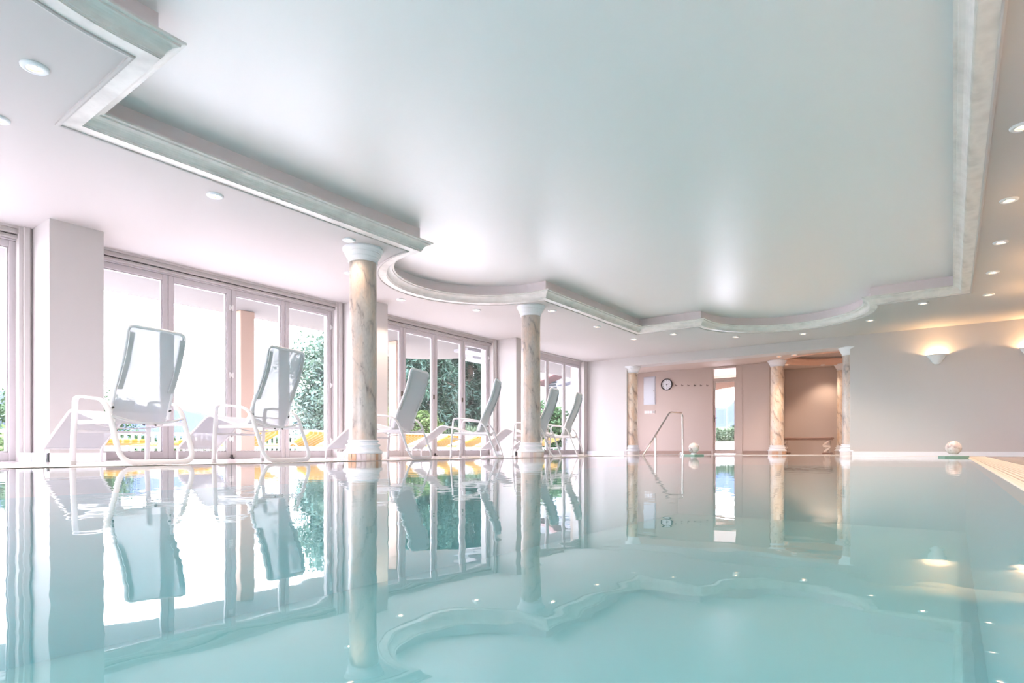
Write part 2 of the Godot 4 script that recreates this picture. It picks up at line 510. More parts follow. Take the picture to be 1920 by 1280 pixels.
	w7.set_meta("label", "unseen glazed doors added in the alcove side to light the clock wall")
	for k in 3:
		var z0: float = -14.2 - 0.7333 * k; var z1 := z0 - 0.7333
		var sh := put("sash", M.new().span(-8.08, -8.02, 0.0, 2.2, z0 - 0.06, z0, 0.005).span(-8.08, -8.02, 0.0, 2.2, z1, z1 + 0.06, 0.005).span(-8.08, -8.02, 2.12, 2.2, z1, z0, 0.005).span(-8.08, -8.02, 0.0, 0.1, z1, z0, 0.005), mats.white_lacquer, w7)
		put("pane", M.new().span(-8.053, -8.047, 0.1, 2.12, z1 + 0.06, z0 - 0.06), mats.glass, sh)

	var wf := struct("wall_far")
	put("wall_panel", M.new().span(-8.0, -6.53, 0.0, WALL_TOP, FAR - 0.40, FAR, 0.004), mats.paint, wf)
	put("wall_panel", M.new().span(-1.66, 1.6, 0.0, WALL_TOP, FAR - 0.40, FAR, 0.004), mats.paint, wf)
	put("beam", M.new().span(-6.54, -1.65, 2.19, WALL_TOP, FAR - 0.398, FAR - 0.0005, 0.004), mats.paint, wf)
	put("alcove_back", M.new().span(-8.0, -5.42, 0.0, WALL_TOP, -16.95, -16.75), mats.warm_paint, wf)
	put("alcove_back", M.new().span(-4.60, -3.9, 0.0, WALL_TOP, -16.95, -16.75), mats.warm_paint, wf)
	put("alcove_lintel", M.new().span(-5.43, -4.59, 2.42, WALL_TOP, -16.95, -16.75), mats.warm_paint, wf)
	put("niche_side", M.new().span(-4.1, -3.901, 0.0, WALL_TOP, -18.8, -16.80), mats.warm_paint, wf)
	put("niche_back", M.new().span(-4.1, -1.0, 0.0, WALL_TOP, -18.8, NICHE), mats.warm_paint, wf)

	var wr := struct("wall_right")
	put("wall_panel", M.new().span(1.4, 1.6, 0.0, WALL_TOP, FAR, 5.45), mats.paint, wr)
	put("alcove_side", M.new().span(-1.5, -1.3, 0.0, WALL_TOP, -18.8, FAR - 0.2), mats.warm_paint, wr)
	var wn := struct("wall_near")
	for q in [[-8.0, -7.2], [-4.9, -4.3], [-1.9, -1.3], [1.2, 1.6]]:
		put("wall_panel", M.new().span(q[0], q[1], 0.0, WALL_TOP, 5.4, 5.6), mats.paint, wn)
	put("header", M.new().span(-8.0, 1.6, 2.3, WALL_TOP, 5.4, 5.6), mats.paint, wn)
	var w6 := struct("window_6")  # unseen glazing behind the camera, added for frontal daylight fill
	w6.set_meta("label", "unseen tall windows added in the near end wall for fill light")
	for q in [[-7.2, -4.9], [-4.3, -1.9], [-1.3, 1.2]]:
		for k in 3:
			var x0: float = lerpf(q[0], q[1], k / 3.0); var x1: float = lerpf(q[0], q[1], (k + 1) / 3.0)
			var sh := put("sash", M.new().span(x0, x0 + 0.06, 0.0, 2.3, 5.47, 5.53, 0.005).span(x1 - 0.06, x1, 0.0, 2.3, 5.47, 5.53, 0.005).span(x0, x1, 2.23, 2.3, 5.47, 5.53, 0.005).span(x0, x1, 0.0, 0.1, 5.47, 5.53, 0.005), mats.white_lacquer, w6)
			put("pane", M.new().span(x0 + 0.06, x1 - 0.06, 0.1, 2.23, 5.498, 5.503), mats.glass, sh)

	# skirtings
	var bf := struct("baseboard_far")
	put("skirting", M.new().span(-1.62, 1.4, 0.0, 0.085, FAR, FAR + 0.018, 0.004), mats.plaster, bf)
	put("skirting", M.new().span(-7.65, -6.6, 0.0, 0.085, FAR, FAR + 0.018, 0.004), mats.plaster, bf)
	put("skirting", M.new().span(-7.95, -5.45, 0.0, 0.085, -16.75, -16.732, 0.004), mats.skirting_brown, bf)
	put("skirting", M.new().span(-4.58, -3.9, 0.0, 0.085, -16.75, -16.732, 0.004), mats.skirting_brown, bf)
	var bl := struct("baseboard_left")
	for p in range(-1, 3):
		var za := -2.02 - 3.9 * p
		put("skirting", M.new().span(-7.16, -7.122, 0.0, 0.095, za - 0.485, za + 0.018, 0.004), mats.plaster, bl)
		put("skirting", M.new().span(-7.62, -7.122, 0.0, 0.095, za, za + 0.018, 0.004), mats.plaster, bl)
		put("skirting", M.new().span(-7.65, -7.60, 0.0, 0.095, za + 0.018, za + 0.11, 0.004), mats.plaster, bl)

	# pool basin, its edge and the water
	var pb := thing("pool_basin", "turquoise tiled pool basin under the still water", "pool")
	m = M.new()
	m.span(POOL_L - 0.1, POOL_R + 0.02, -1.6, -1.35, POOL_F - 0.1, POOL_N + 0.1)
	m.span(POOL_L - 0.12, POOL_L - 0.001, -1.4, -0.03, POOL_F, POOL_N)
	m.span(POOL_R + 0.001, POOL_R + 0.02, -1.4, -0.03, POOL_F, POOL_N)
	m.span(POOL_L - 0.1, POOL_R + 0.02, -1.4, -0.03, POOL_F - 0.1, POOL_F - 0.001)
	m.span(POOL_L - 0.1, POOL_R + 0.02, -1.4, -0.03, POOL_N + 0.001, POOL_N + 0.1)
	put("basin", m, mats.pool_tile, pb)
	put("pool_edge", M.new().span(POOL_L - 0.05, POOL_L, -0.05, 0.005, POOL_F, POOL_N, 0.002), mats.pool_edge, pb)
	put("pool_edge", M.new().span(POOL_L, POOL_R, -0.05, 0.005, POOL_F - 0.05, POOL_F, 0.002), mats.pool_edge, pb)
	put("pool_edge", M.new().span(POOL_R, POOL_R + 0.025, -0.05, 0.004, POOL_F, POOL_N, 0.002), mats.grate_cream, pb)
	var wm := M.new()
	wm.quad(Vector3(POOL_L, 0, POOL_N), Vector3(POOL_R, 0, POOL_N), Vector3(POOL_R, 0, POOL_F), Vector3(POOL_L, 0, POOL_F), Vector3.UP)
	var w := put("water", wm, mats.water)
	tag(w, "still turquoise pool water mirroring the windows and columns", "water", "", "stuff")

	var gr := thing("overflow_grating", "cream slatted overflow grating along the right pool edge", "grating")
	for k in 10:
		var x := POOL_R + 0.034 + 0.0252 * k
		put("slat", M.new().span(x - 0.0085, x + 0.0085, -0.02, 0.004, POOL_F, POOL_N, 0.003), mats.grate_cream, gr)
	put("cross_bar", M.new().span(POOL_R + 0.025, 0.46, -0.03, -0.02, POOL_F + 1.0, POOL_F + 1.02), mats.grate_cream, gr)

func build_window(num: int, z0: float, leaf: float, count: int, railed: bool, hardware: Array, label: String) -> void:
	var w := struct("window_%d" % num)
	w.set_meta("label", label)
	var z1 := z0 - leaf * count
	var m := M.new()
	m.span(-7.86, -7.74, 0.0, 2.38, z0, z0 + 0.05, 0.003)
	m.span(-7.86, -7.74, 0.0, 2.38, z1 - 0.05, z1, 0.003)
	m.span(-7.86, -7.74, 2.27 if railed else 2.29, 2.38, z1, z0, 0.003)
	m.span(-7.88, -7.72, -0.02, 0.012, z1 - 0.05, z0 + 0.05, 0.003)
	put("frame", m, mats.white_lacquer, w)
	if railed:
		put("track", M.new().span(-7.745, -7.66, 2.325, 2.375, z1 - 0.08, z0 + 0.08, 0.006), mats.track_grey, w)
		put("track", M.new().span(-7.745, -7.69, 2.285, 2.315, z1 - 0.05, z0 + 0.05, 0.004), mats.track_grey, w)
		put("track_slot", M.new().span(-7.74, -7.70, 2.312, 2.327, z1 - 0.04, z0 + 0.04), mats.dark_gap, w)
	for i in count:
		var a := z0 - leaf * i - 0.003; var b := z0 - leaf * (i + 1) + 0.003
		var top := 2.27 if railed else 2.29
		var st := 0.062 if railed else 0.035
		var g_top := 2.2 if railed else 2.24
		var sm := M.new()
		sm.span(-7.83, -7.765, 0.012, top, a - st, a, 0.006)
		sm.span(-7.83, -7.765, 0.012, top, b, b + st, 0.006)
		sm.span(-7.83, -7.765, g_top, top, b + st, a - st, 0.005)
		sm.span(-7.83, -7.765, 0.012, 0.10, b + st, a - st, 0.005)
		# glazing bead
		for q in [[a - st - 0.012, a - st, 0.10, g_top], [b + st, b + st + 0.012, 0.10, g_top], [b + st, a - st, g_top - 0.012, g_top], [b + st, a - st, 0.10, 0.112]]:
			sm.span(-7.822, -7.782, q[2], q[3], q[0], q[1], 0.003)
		var sash := put("sash", sm, mats.white_lacquer, w)
		put("pane", M.new().span(-7.806, -7.80, 0.10, g_top, b + st, a - st), mats.glass, sash)
		for h in hardware:
			if h[0] != i: continue
			var hz: float = a - 0.002 if h[1] == 0 else b + 0.002
			if h[2] == "hinge":
				for y in [0.27, 1.12, 2.02]:
					var hm := M.new()
					hm.box(Vector3(-7.758, y, hz - 0.018), Vector3(0.016, 0.075, 0.022), 0.003)
					hm.box(Vector3(-7.758, y, hz + 0.018), Vector3(0.016, 0.075, 0.022), 0.003)
					hm.box(Vector3(-7.754, y, hz), Vector3(0.02, 0.04, 0.03), 0.004)
					put("hinge", hm, mats.hinge_white, sash)
			elif h[2] == "handle":
				put("handle", M.new().box(Vector3(-7.757, 1.1, hz + (-0.03 if h[1] == 0 else 0.03)), Vector3(0.018, 0.085, 0.034), 0.004).box(Vector3(-7.744, 1.1, hz + (-0.03 if h[1] == 0 else 0.03)), Vector3(0.012, 0.05, 0.014), 0.003), mats.bronze, sash)
			else:
				put("floor_bolt", M.new().box(Vector3(-7.75, 0.035, hz), Vector3(0.03, 0.045, 0.028), 0.004).box(Vector3(-7.74, 0.012, hz), Vector3(0.05, 0.02, 0.05), 0.003), mats.dark_gap, sash)

func build_door() -> void:
	var d := struct("door_1")
	d.set_meta("label", "narrow glazed door with transom light beside the row of coat hooks")
	var z := -16.80
	var m := M.new()
	m.span(-5.43, -5.385, 0.0, 2.42, z - 0.05, z + 0.06, 0.004)
	m.span(-4.77, -4.60, 0.0, 2.42, z - 0.05, z + 0.045, 0.004)
	m.span(-5.385, -4.77, 2.36, 2.42, z - 0.05, z + 0.06, 0.004)
	m.span(-5.385, -4.77, 2.03, 2.10, z - 0.05, z + 0.05, 0.004)
	m.span(-4.645, -4.60, 0.0, 2.42, z + 0.04, z + 0.06, 0.004)
	put("door_frame", m, mats.warm_paint, d)
	put("transom_pane", M.new().span(-5.385, -4.77, 2.10, 2.36, z - 0.004, z + 0.004), mats.glass, d)
	m = M.new()
	m.span(-5.385, -5.335, 0.01, 2.03, z - 0.02, z + 0.03, 0.005)
	m.span(-4.82, -4.77, 0.01, 2.03, z - 0.02, z + 0.03, 0.005)
	m.span(-5.335, -4.82, 1.985, 2.03, z - 0.02, z + 0.03, 0.005)
	m.span(-5.335, -4.82, 0.01, 0.115, z - 0.02, z + 0.03, 0.005)
	var lf := put("door_leaf", m, mats.warm_paint, d)
	put("pane", M.new().span(-5.335, -4.82, 0.115, 1.985, z - 0.004, z + 0.004), mats.glass, lf)
	put("handle", M.new().box(Vector3(-5.362, 0.98, z + 0.034), Vector3(0.026, 0.2, 0.01), 0.003).tube(v3([Vector3(-5.362, 1.0, z + 0.03), Vector3(-5.362, 1.0, z + 0.075), Vector3(-5.26, 1.0, z + 0.075)]), 0.009, 0.009, Vector3.UP, 8), mats.bronze, lf)
	put("door_closer", M.new().box(Vector3(-5.19, 2.39, z + 0.075), Vector3(0.25, 0.035, 0.03), 0.004), mats.warm_paint, d)

# ------------------------------------------------------------------ columns
func column(label: String, at: Vector3, k: float, h: float, shaft: Material, tiles: int, group := "") -> Node3D:
	var c := thing("marble_column", label, "column", at, 0.0, group)
	var pl := put("plinth", M.new().lathe([Vector2(0.198 * k, 0.0), Vector2(0.198 * k, 0.08), Vector2(0.0, 0.08)], Vector3.ZERO, 40), mats.mosaic_0, c)
	if tiles > 0:
		var kinds := [0, 1, 3, 3, 2, 0, 2, 3, 1, 0, 3, 2, 0, 3, 1, 2]
		for i in tiles:
			var a0 := TAU * i / tiles + 0.012; var a1 := TAU * (i + 1) / tiles - 0.012
			put("tile", M.new().lathe([Vector2(0.196 * k, 0.002), Vector2(0.206 * k, 0.003), Vector2(0.208 * k, 0.006), Vector2(0.208 * k, 0.074), Vector2(0.206 * k, 0.078), Vector2(0.196 * k, 0.079)], Vector3.ZERO, 3, a0, a1), mats["mosaic_%d" % kinds[(i * 7 + int(at.z * 3.0)) % kinds.size()]], pl)
	var base := []
	for q in [[0.0, 0.079], [0.212, 0.079], [0.219, 0.086], [0.221, 0.094], [0.217, 0.104], [0.205, 0.115], [0.19, 0.127], [0.181, 0.137], [0.178, 0.148], [0.180, 0.157], [0.187, 0.162], [0.194, 0.168], [0.195, 0.176], [0.187, 0.183], [0.172, 0.188], [0.165, 0.194], [0.163, 0.205], [0.165, 0.211], [0.174, 0.216], [0.176, 0.222], [0.172, 0.229], [0.158, 0.233]]:
		base.append(Vector2(q[0] * k, q[1]))
	put("base_mouldings", M.new().lathe(base, Vector3.ZERO, 48), mats.plaster, c)
	put("shaft", M.new().lathe([Vector2(0.156 * k, 0.225), Vector2(0.156 * k, 0.8), Vector2(0.153 * k, 1.5), Vector2(0.150 * k, h - 0.15)], Vector3.ZERO, 48), shaft, c)
	var cap := []
	for q in [[0.152, 0.165], [0.162, 0.165], [0.165, 0.158], [0.162, 0.150], [0.160, 0.138], [0.168, 0.122], [0.174, 0.116], [0.174, 0.108], [0.181, 0.104], [0.187, 0.090], [0.195, 0.074], [0.199, 0.070], [0.199, 0.060], [0.207, 0.056], [0.212, 0.040], [0.222, 0.026], [0.226, 0.022], [0.226, 0.0], [0.0, 0.0]]:
		cap.append(Vector2(q[0] * k, h - q[1]))
	put("capital", M.new().lathe(cap, Vector3.ZERO, 48), mats.plaster, c)
	return c

# ------------------------------------------------------------------ lights
func downlight(label: String, x: float, z: float, y := CEIL, power := 1.0, group := "recessed ceiling spotlights round the cornice") -> void:
	var d := thing("downlight", label, "ceiling light", Vector3(x, y, z), 0.0, group)
	put("trim_ring", M.new().lathe([Vector2(0.072, 0.0), Vector2(0.071, -0.007), Vector2(0.064, -0.013), Vector2(0.05, -0.016), Vector2(0.041, -0.013), Vector2(0.037, -0.004)], Vector3.ZERO, 28), mats.plaster, d)
	put("bulb", M.new().lathe([Vector2(0.0, -0.006), Vector2(0.037, -0.003)], Vector3.ZERO, 20), mats.bulb_warm, d)
	put("baffle", M.new().lathe([Vector2(0.0335, -0.004), Vector2(0.0335, -0.0095), Vector2(0.031, -0.0095), Vector2(0.031, -0.004)], Vector3.ZERO, 24), mats.baffle_gold, d)
	var s := SpotLight3D.new()
	s.name = "spot"
	s.position = Vector3(0, -0.03, 0)
	s.rotation.x = -PI / 2
	s.light_color = Color(1.0, 0.90, 0.80)
	s.light_energy = power * LAMP
	s.light_size = 0.035
	s.spot_angle = 52.0
	s.spot_angle_attenuation = 0.7
	s.spot_range = 20.0
	s.spot_attenuation = 2.0
	s.shadow_enabled = true
	d.add_child(s, true)

func sconce(label: String, at: Vector3, turn: float, power := 1.0) -> void:
	var d := thing("wall_sconce", label, "wall lamp", at, turn)
	var pr := [Vector2(0.0, -0.175), Vector2(0.03, -0.172), Vector2(0.055, -0.155), Vector2(0.075, -0.13), Vector2(0.10, -0.09), Vector2(0.135, -0.04), Vector2(0.142, -0.03), Vector2(0.15, -0.028), Vector2(0.155, -0.01), Vector2(0.165, 0.0), Vector2(0.158, 0.002), Vector2(0.12, -0.035), Vector2(0.06, -0.10), Vector2(0.0, -0.11)]
	put("bowl", M.new().lathe(pr, Vector3(0, 0, 0.002), 32, 0.0, PI), mats.plaster, d)
	put("bulb", M.new().lathe([Vector2(0.0, -0.07), Vector2(0.014, -0.065), Vector2(0.02, -0.05), Vector2(0.014, -0.03), Vector2(0.0, -0.025)], Vector3(0, 0, 0.07), 14), mats.bulb_sconce, d)
	var o := OmniLight3D.new()
	o.name = "glow"
	o.position = Vector3(0, -0.045, 0.07)
	o.light_color = Color(1.0, 0.80, 0.56)
	o.light_energy = power * SCONCE
	o.light_size = 0.02
	o.omni_range = 20.0
	o.omni_attenuation = 2.0
	o.shadow_enabled = true
	d.add_child(o, true)

# ------------------------------------------------------------------ pool chairs
func relax_chair() -> Node3D:
	var c := thing("relax_chair", "", "lounge chair", Vector3.ZERO, 0.0, "white mesh relax chairs on the deck")
	var hw := 0.315; var bw := 0.245       # half widths of the arm frame and of the back
	# one bent flat tube: front foot, arm, rear leg, floor bar, and back the same way
	var side := [Vector3(0, 0.004, 0.365), Vector3(0, 0.25, 0.352), Vector3(0, 0.562, 0.325), Vector3(0, 0.562, 0.235), Vector3(0, 0.525, -0.10), Vector3(0, 0.25, -0.207), Vector3(0, 0.018, -0.30)]
	var p := PackedVector3Array()
	for q in side: p.append(q + Vector3(hw, 0, 0))
	for i in range(side.size() - 1, -1, -1): p.append(side[i] - Vector3(hw, 0, 0))
	var f := fillet(p, 0.13, 7)
	put("arm_frame", M.new().tube(f, 0.025, 0.012, Vector3.RIGHT, 12), mats.chair_white, c)
	for s in [-1.0, 1.0]:
		put("foot_cap", M.new().span(s * hw - 0.023, s * hw + 0.023, 0.0, 0.03, 0.352, 0.378, 0.004), mats.rubber, c)
		put("seat_rail", M.new().box(Vector3(s * (hw - 0.02), 0.352, 0.07), Vector3(0.018, 0.034, 0.50), 0.005), mats.chair_white, c)
	put("cross_bar", M.new().box(Vector3(0, 0.28, 0.352), Vector3(hw * 2, 0.024, 0.012), 0.004), mats.chair_white, c)
	var sag := PackedVector3Array()
	var sag2 := PackedVector3Array()
	for i in 13:
		var t := -1.0 + i / 6.0
		sag.append(Vector3(t * (hw - 0.005), 0.345 + 0.055 * t * t, -0.155))
		sag2.append(Vector3(t * (hw - 0.02), 0.305 + 0.035 * t * t, 0.10))
	put("cross_bar", M.new().tube(sag, 0.011, 0.011, Vector3.UP, 8), mats.chair_white, c)
	put("cross_bar", M.new().tube(sag2, 0.006, 0.006, Vector3.UP, 8), mats.chair_white, c)
	# seat and leg rest side tubes down to the floor at the foot end
	var line := [Vector3(0, 0.004, 0.955), Vector3(0, 0.135, 0.955), Vector3(0, 0.475, 0.515), Vector3(0, 0.36, 0.10), Vector3(0, 0.365, 0.0), Vector3(0, 0.47, -0.045)]
	var tubes := []
	for s in [-1.0, 1.0]:
		var q := PackedVector3Array()
		for a in line: q.append(a + Vector3(s * bw, 0, 0))
		var fq := fillet(q, 0.06, 5)
		tubes.append(fq)
		put("leg_tube", M.new().tube(fq, 0.011, 0.011, Vector3.RIGHT, 9), mats.chair_white, c)
	put("foot_bar", M.new().tube(v3([Vector3(-bw, 0.135, 0.95), Vector3(bw, 0.135, 0.95)]), 0.011, 0.011, Vector3.UP, 9), mats.chair_white, c)
	# back: an inverted U
	var back := [Vector3(0, 0.44, -0.03), Vector3(0, 0.62, -0.092), Vector3(0, 0.74, -0.15), Vector3(0, 0.86, -0.20), Vector3(0, 0.99, -0.24), Vector3(0, 1.125, -0.268)]
	var bp := PackedVector3Array()
	for a in back: bp.append(a + Vector3(bw, 0, 0))
	for i in range(back.size() - 1, -1, -1): bp.append(back[i] - Vector3(bw, 0, 0))
	put("back_frame", M.new().tube(fillet(bp, 0.055, 6), 0.0155, 0.0155, Vector3.RIGHT, 10), mats.chair_white, c)
	# sling cloth of seat and leg rest, then of the back
	var seat_line := [Vector2(0.945, 0.14), Vector2(0.73, 0.312), Vector2(0.55, 0.452), Vector2(0.515, 0.466), Vector2(0.47, 0.458), Vector2(0.28, 0.405), Vector2(0.10, 0.355), Vector2(0.03, 0.345), Vector2(-0.005, 0.365), Vector2(-0.04, 0.45)]
	put("seat_sling", sheet_between(seat_line, bw - 0.006, bw - 0.006, 0.003), mats.sling, c)
	var back_line := [Vector2(-0.036, 0.44), Vector2(-0.10, 0.62), Vector2(-0.158, 0.74), Vector2(-0.208, 0.86), Vector2(-0.248, 0.99), Vector2(-0.264, 1.07), Vector2(-0.270, 1.098), Vector2(-0.272, 1.120)]
	put("back_sling", sheet_between(back_line, bw - 0.008, bw - 0.03, 0.003, 1.10), mats.sling, c)
	for s in [-1.0, 1.0]:
		var hl := []
		for b in back_line.slice(1, 6): hl.append(b + Vector2(-0.012, 0))
		var hmm: M = sheet_between(hl, 0.02, 0.02, 0.012)
		for i in hmm.v.size(): hmm.v[i] += Vector3(s * (bw - 0.028), 0, 0)
		put("hem", hmm, mats.hem, c)
		var hub := put("bracket", M.new().box(Vector3(s * (bw + 0.004), 0.445, -0.035), Vector3(0.03, 0.12, 0.045), 0.008, Basis(Vector3.RIGHT, -0.33)), mats.chair_white, c)
		put("bolt", M.new().tube(v3([Vector3(s * bw, 0.47, -0.075), Vector3(s * bw, 0.462, -0.05)]), 0.009, 0.009, Vector3.RIGHT, 8), mats.bolt, hub)
		put("bolt", M.new().tube(v3([Vector3(s * 0.05, 0.33, -0.168), Vector3(s * 0.05, 0.34, -0.15)]), 0.008, 0.008, Vector3.RIGHT, 8), mats.bolt, c)
	return c

# a thin cloth following a side profile of (z, y); narrows above y_n to half width w1
func sheet_between(line: Array, w0: float, w1: float, th: float, y_n := 99.0) -> M:
	var m := M.new()
	var ns := []
	for i in line.size():
		var d: Vector2 = (line[mini(i + 1, line.size() - 1)] - line[maxi(i - 1, 0)]).normalized()
		ns.append(Vector2(-d.y, d.x))
	for i in line.size() - 1:
		for s in [1.0, -1.0]:
			var a: Vector2 = line[i] + ns[i] * th * 0.5 * s; var b: Vector2 = line[i + 1] + ns[i + 1] * th * 0.5 * s
			var na := Vector3(0, ns[i].y * s, ns[i].x * s); var nb := Vector3(0, ns[i + 1].y * s, ns[i + 1].x * s)
			var wa := w1 if line[i].y > y_n else w0; var wb := w1 if line[i + 1].y > y_n else w0
			m.quads(Vector3(-wa, a.y, a.x), Vector3(wa, a.y, a.x), Vector3(wb, b.y, b.x), Vector3(-wb, b.y, b.x), na, na, nb, nb, Vector2(0, i), Vector2(1, i), Vector2(1, i + 1), Vector2(0, i + 1))
		for e in [-1.0, 1.0]:
			var a0: Vector2 = line[i] + ns[i] * th * 0.5; var a1: Vector2 = line[i] - ns[i] * th * 0.5
			var b0: Vector2 = line[i + 1] + ns[i + 1] * th * 0.5; var b1: Vector2 = line[i + 1] - ns[i + 1] * th * 0.5
			var wa := w1 if line[i].y > y_n else w0; var wb := w1 if line[i + 1].y > y_n else w0
			m.quad(Vector3(e * wa, a0.y, a0.x), Vector3(e * wa, a1.y, a1.x), Vector3(e * wb, b1.y, b1.x), Vector3(e * wb, b0.y, b0.x), Vector3(e, 0, 0))
	return m

# ------------------------------------------------------------------ things in the hall
func text(s: String, size: float, m: Material, parent: Node, at: Vector3, called: String) -> void:
	var tm := TextMesh.new()
	var sf := SystemFont.new()
	sf.font_names = PackedStringArray(["Droid Sans"])
	tm.font = sf
	tm.text = s
	tm.font_size = 32
	tm.pixel_size = size / 32.0
	tm.depth = 0.002
	var o := put(called, tm, m, parent)
	o.position = at

func build_hall_things() -> void:
	# handrail of the pool steps
	var h := thing("pool_handrail", "bent steel handrail rising from the far left corner of the pool", "handrail", Vector3(-4.95, 0, -12.5))
	put("rail", M.new().tube(fillet(v3([Vector3(0, -0.12, 1.62), Vector3(0, 0.93, 0.03), Vector3(0, 0.95, -0.72), Vector3(0, -0.30, -0.76)]), 0.10, 7), 0.021, 0.021, Vector3.RIGHT, 14), mats.steel, h)
	put("post", M.new().tube(v3([Vector3(0, -0.5, 0.80), Vector3(0, 0.425, 0.80)]), 0.021, 0.021, Vector3.RIGHT, 14), mats.steel, h)
	put("collar", M.new().lathe([Vector2(0.021, 0.02), Vector2(0.04, 0.016), Vector2(0.042, 0.0), Vector2(0.02, 0.0)], Vector3(0, 0.0, -0.752), 18), mats.plaster, h)
	put("knob", M.new().lathe([Vector2(0.0, -0.03), Vector2(0.022, -0.02), Vector2(0.03, 0.0), Vector2(0.022, 0.02), Vector2(0.0, 0.03)], Vector3(-0.045, 0.035, -0.752), 14), mats.plaster, h)

	# marble balls on floating trays
	for q in [["pink veined marble ball on a teal floating tray, right of the far columns", Vector3(0.005, 0, -11.56), 0.4], ["pale marble ball on a teal floating tray beside the steel handrail", Vector3(-4.2, 0, -11.85), 2.6]]:
		var b := thing("floating_ball", q[0], "decorative ball", q[1], q[2], "marble balls floating on trays")
		put("tray", M.new().span(-0.165, 0.165, -0.018, 0.026, -0.12, 0.12, 0.006), mats.teal_foam, b)
		put("support_ring", M.new().lathe([Vector2(0.0, 0.026), Vector2(0.06, 0.026), Vector2(0.055, 0.05), Vector2(0.045, 0.056), Vector2(0.0, 0.05)], Vector3.ZERO, 24), mats.plaster, b)
		var pr := []
		for i in 19: pr.append(Vector2(0.107 * sin(PI * i / 18), 0.154 - 0.107 * cos(PI * i / 18)))
		put("ball", M.new().lathe(pr, Vector3.ZERO, 28), mats.ball_marble, b)

	# wall clock at about half past two
	var ck := thing("wall_clock", "round black-rimmed wall clock above the pool handrail", "clock", Vector3(-6.73, 2.02, -16.75))
	var up := Basis(Vector3.RIGHT, PI / 2)
	var rim := M.new().lathe([Vector2(0.165, 0.0), Vector2(0.17, 0.012), Vector2(0.17, 0.05), Vector2(0.163, 0.058), Vector2(0.152, 0.056), Vector2(0.148, 0.04), Vector2(0.146, 0.03)], Vector3.ZERO, 48)
	put("rim", turned(rim, up), mats.clock_black, ck)
	put("face", turned(M.new().lathe([Vector2(0.147, 0.0), Vector2(0.147, 0.03), Vector2(0.0, 0.03)], Vector3.ZERO, 48), up), mats.clock_face, ck)
	for i in 12:
		var a := TAU * (i + 1) / 12.0
		text(str(i + 1), 0.034, mats.clock_ink, ck, Vector3(sin(a) * 0.116, cos(a) * 0.116, 0.032), "numeral")
		put("tick", M.new().box(Vector3(sin(a), cos(a), 0) * 0.139 + Vector3(0, 0, 0.031), Vector3(0.005, 0.009, 0.002), 0.0, Basis(Vector3.BACK, -a)), mats.clock_ink, ck)
	for q in [[deg_to_rad(74.0), 0.075, 0.011, 0.035], [deg_to_rad(170.0), 0.115, 0.008, 0.038]]:
		var bs := Basis(Vector3.BACK, -q[0])
		put("hand", M.new().box(bs * Vector3(0, q[1] * 0.5 - 0.012, 0) + Vector3(0, 0, q[3]), Vector3(q[2], q[1] + 0.024, 0.002), 0.0, bs), mats.clock_ink, ck)
	put("hub", turned(M.new().lathe([Vector2(0.009, 0.03), Vector2(0.009, 0.042), Vector2(0.0, 0.042)], Vector3.ZERO, 16), up), mats.clock_ink, ck)

	# coat hooks
	var names := ["first coat hook in the row, next to the wall clock", "second coat hook in the row from the clock", "third coat hook in the row from the clock", "fourth coat hook in the row, third from the door", "fifth coat hook in the row, last but one before the door", "last coat hook in the row, next to the glazed door"]
	for i in 6:
		var k := thing("coat_hook", names[i], "coat hook", Vector3(-6.45 + 0.18 * i, 1.975 - 0.012 * i, -16.75), 0.0, "coat hooks between clock and door")
		put("plate", M.new().box(Vector3(0, 0, 0.004), Vector3(0.06, 0.028, 0.008), 0.003), mats.hook_metal, k)
		put("hook", M.new().tube(fillet(v3([Vector3(0, 0.0, 0.006), Vector3(0, -0.01, 0.05), Vector3(0, 0.03, 0.065)]), 0.02, 4), 0.008, 0.008, Vector3.RIGHT, 8), mats.hook_metal, k)

	# electrical cabinet and switch strip
	var cb := thing("wall_cabinet", "pale grey electrical cabinet door left of the wall clock", "cabinet", Vector3(-7.27, 1.87, -16.75))
	put("body", M.new().box(Vector3(0, 0, 0.01), Vector3(0.37, 0.83, 0.02), 0.004), mats.cabinet_grey, cb)
	var dr := put("door", M.new().box(Vector3(0, 0, 0.026), Vector3(0.32, 0.77, 0.012), 0.003), mats.cabinet_grey, cb)
	put("latch", M.new().box(Vector3(0.145, -0.01, 0.036), Vector3(0.014, 0.04, 0.01), 0.003), mats.hook_metal, dr)
	put("hinge", M.new().box(Vector3(-0.168, 0.25, 0.026), Vector3(0.012, 0.06, 0.016), 0.003).box(Vector3(-0.168, -0.25, 0.026), Vector3(0.012, 0.06, 0.016), 0.003), mats.cabinet_grey, cb)
	var sw := thing("switch_strip", "horizontal strip of light switches under the grey cabinet", "switch", Vector3(-7.265, 1.235, -16.75))
	put("frame", M.new().box(Vector3(0, 0, 0.006), Vector3(0.35, 0.10, 0.012), 0.004), mats.switch_white, sw)
	for i in 4:
		put("rocker", M.new().box(Vector3(-0.126 + 0.084 * i, 0, 0.014), Vector3(0.066, 0.07, 0.008), 0.003), mats.plaster if i < 3 else mats.track_grey, sw)

	# stone bench with scroll legs
	var bn := thing("stone_bench", "stone bench with scrolled supports in the warm lit niche", "bench", Vector3(-3.21, 0.003, -17.78))
	put("seat", M.new().box(Vector3(0, 0.425, 0), Vector3(1.30, 0.045, 0.42), 0.012).box(Vector3(0, 0.39, 0), Vector3(1.24, 0.03, 0.36), 0.008), mats.bench_stone, bn)
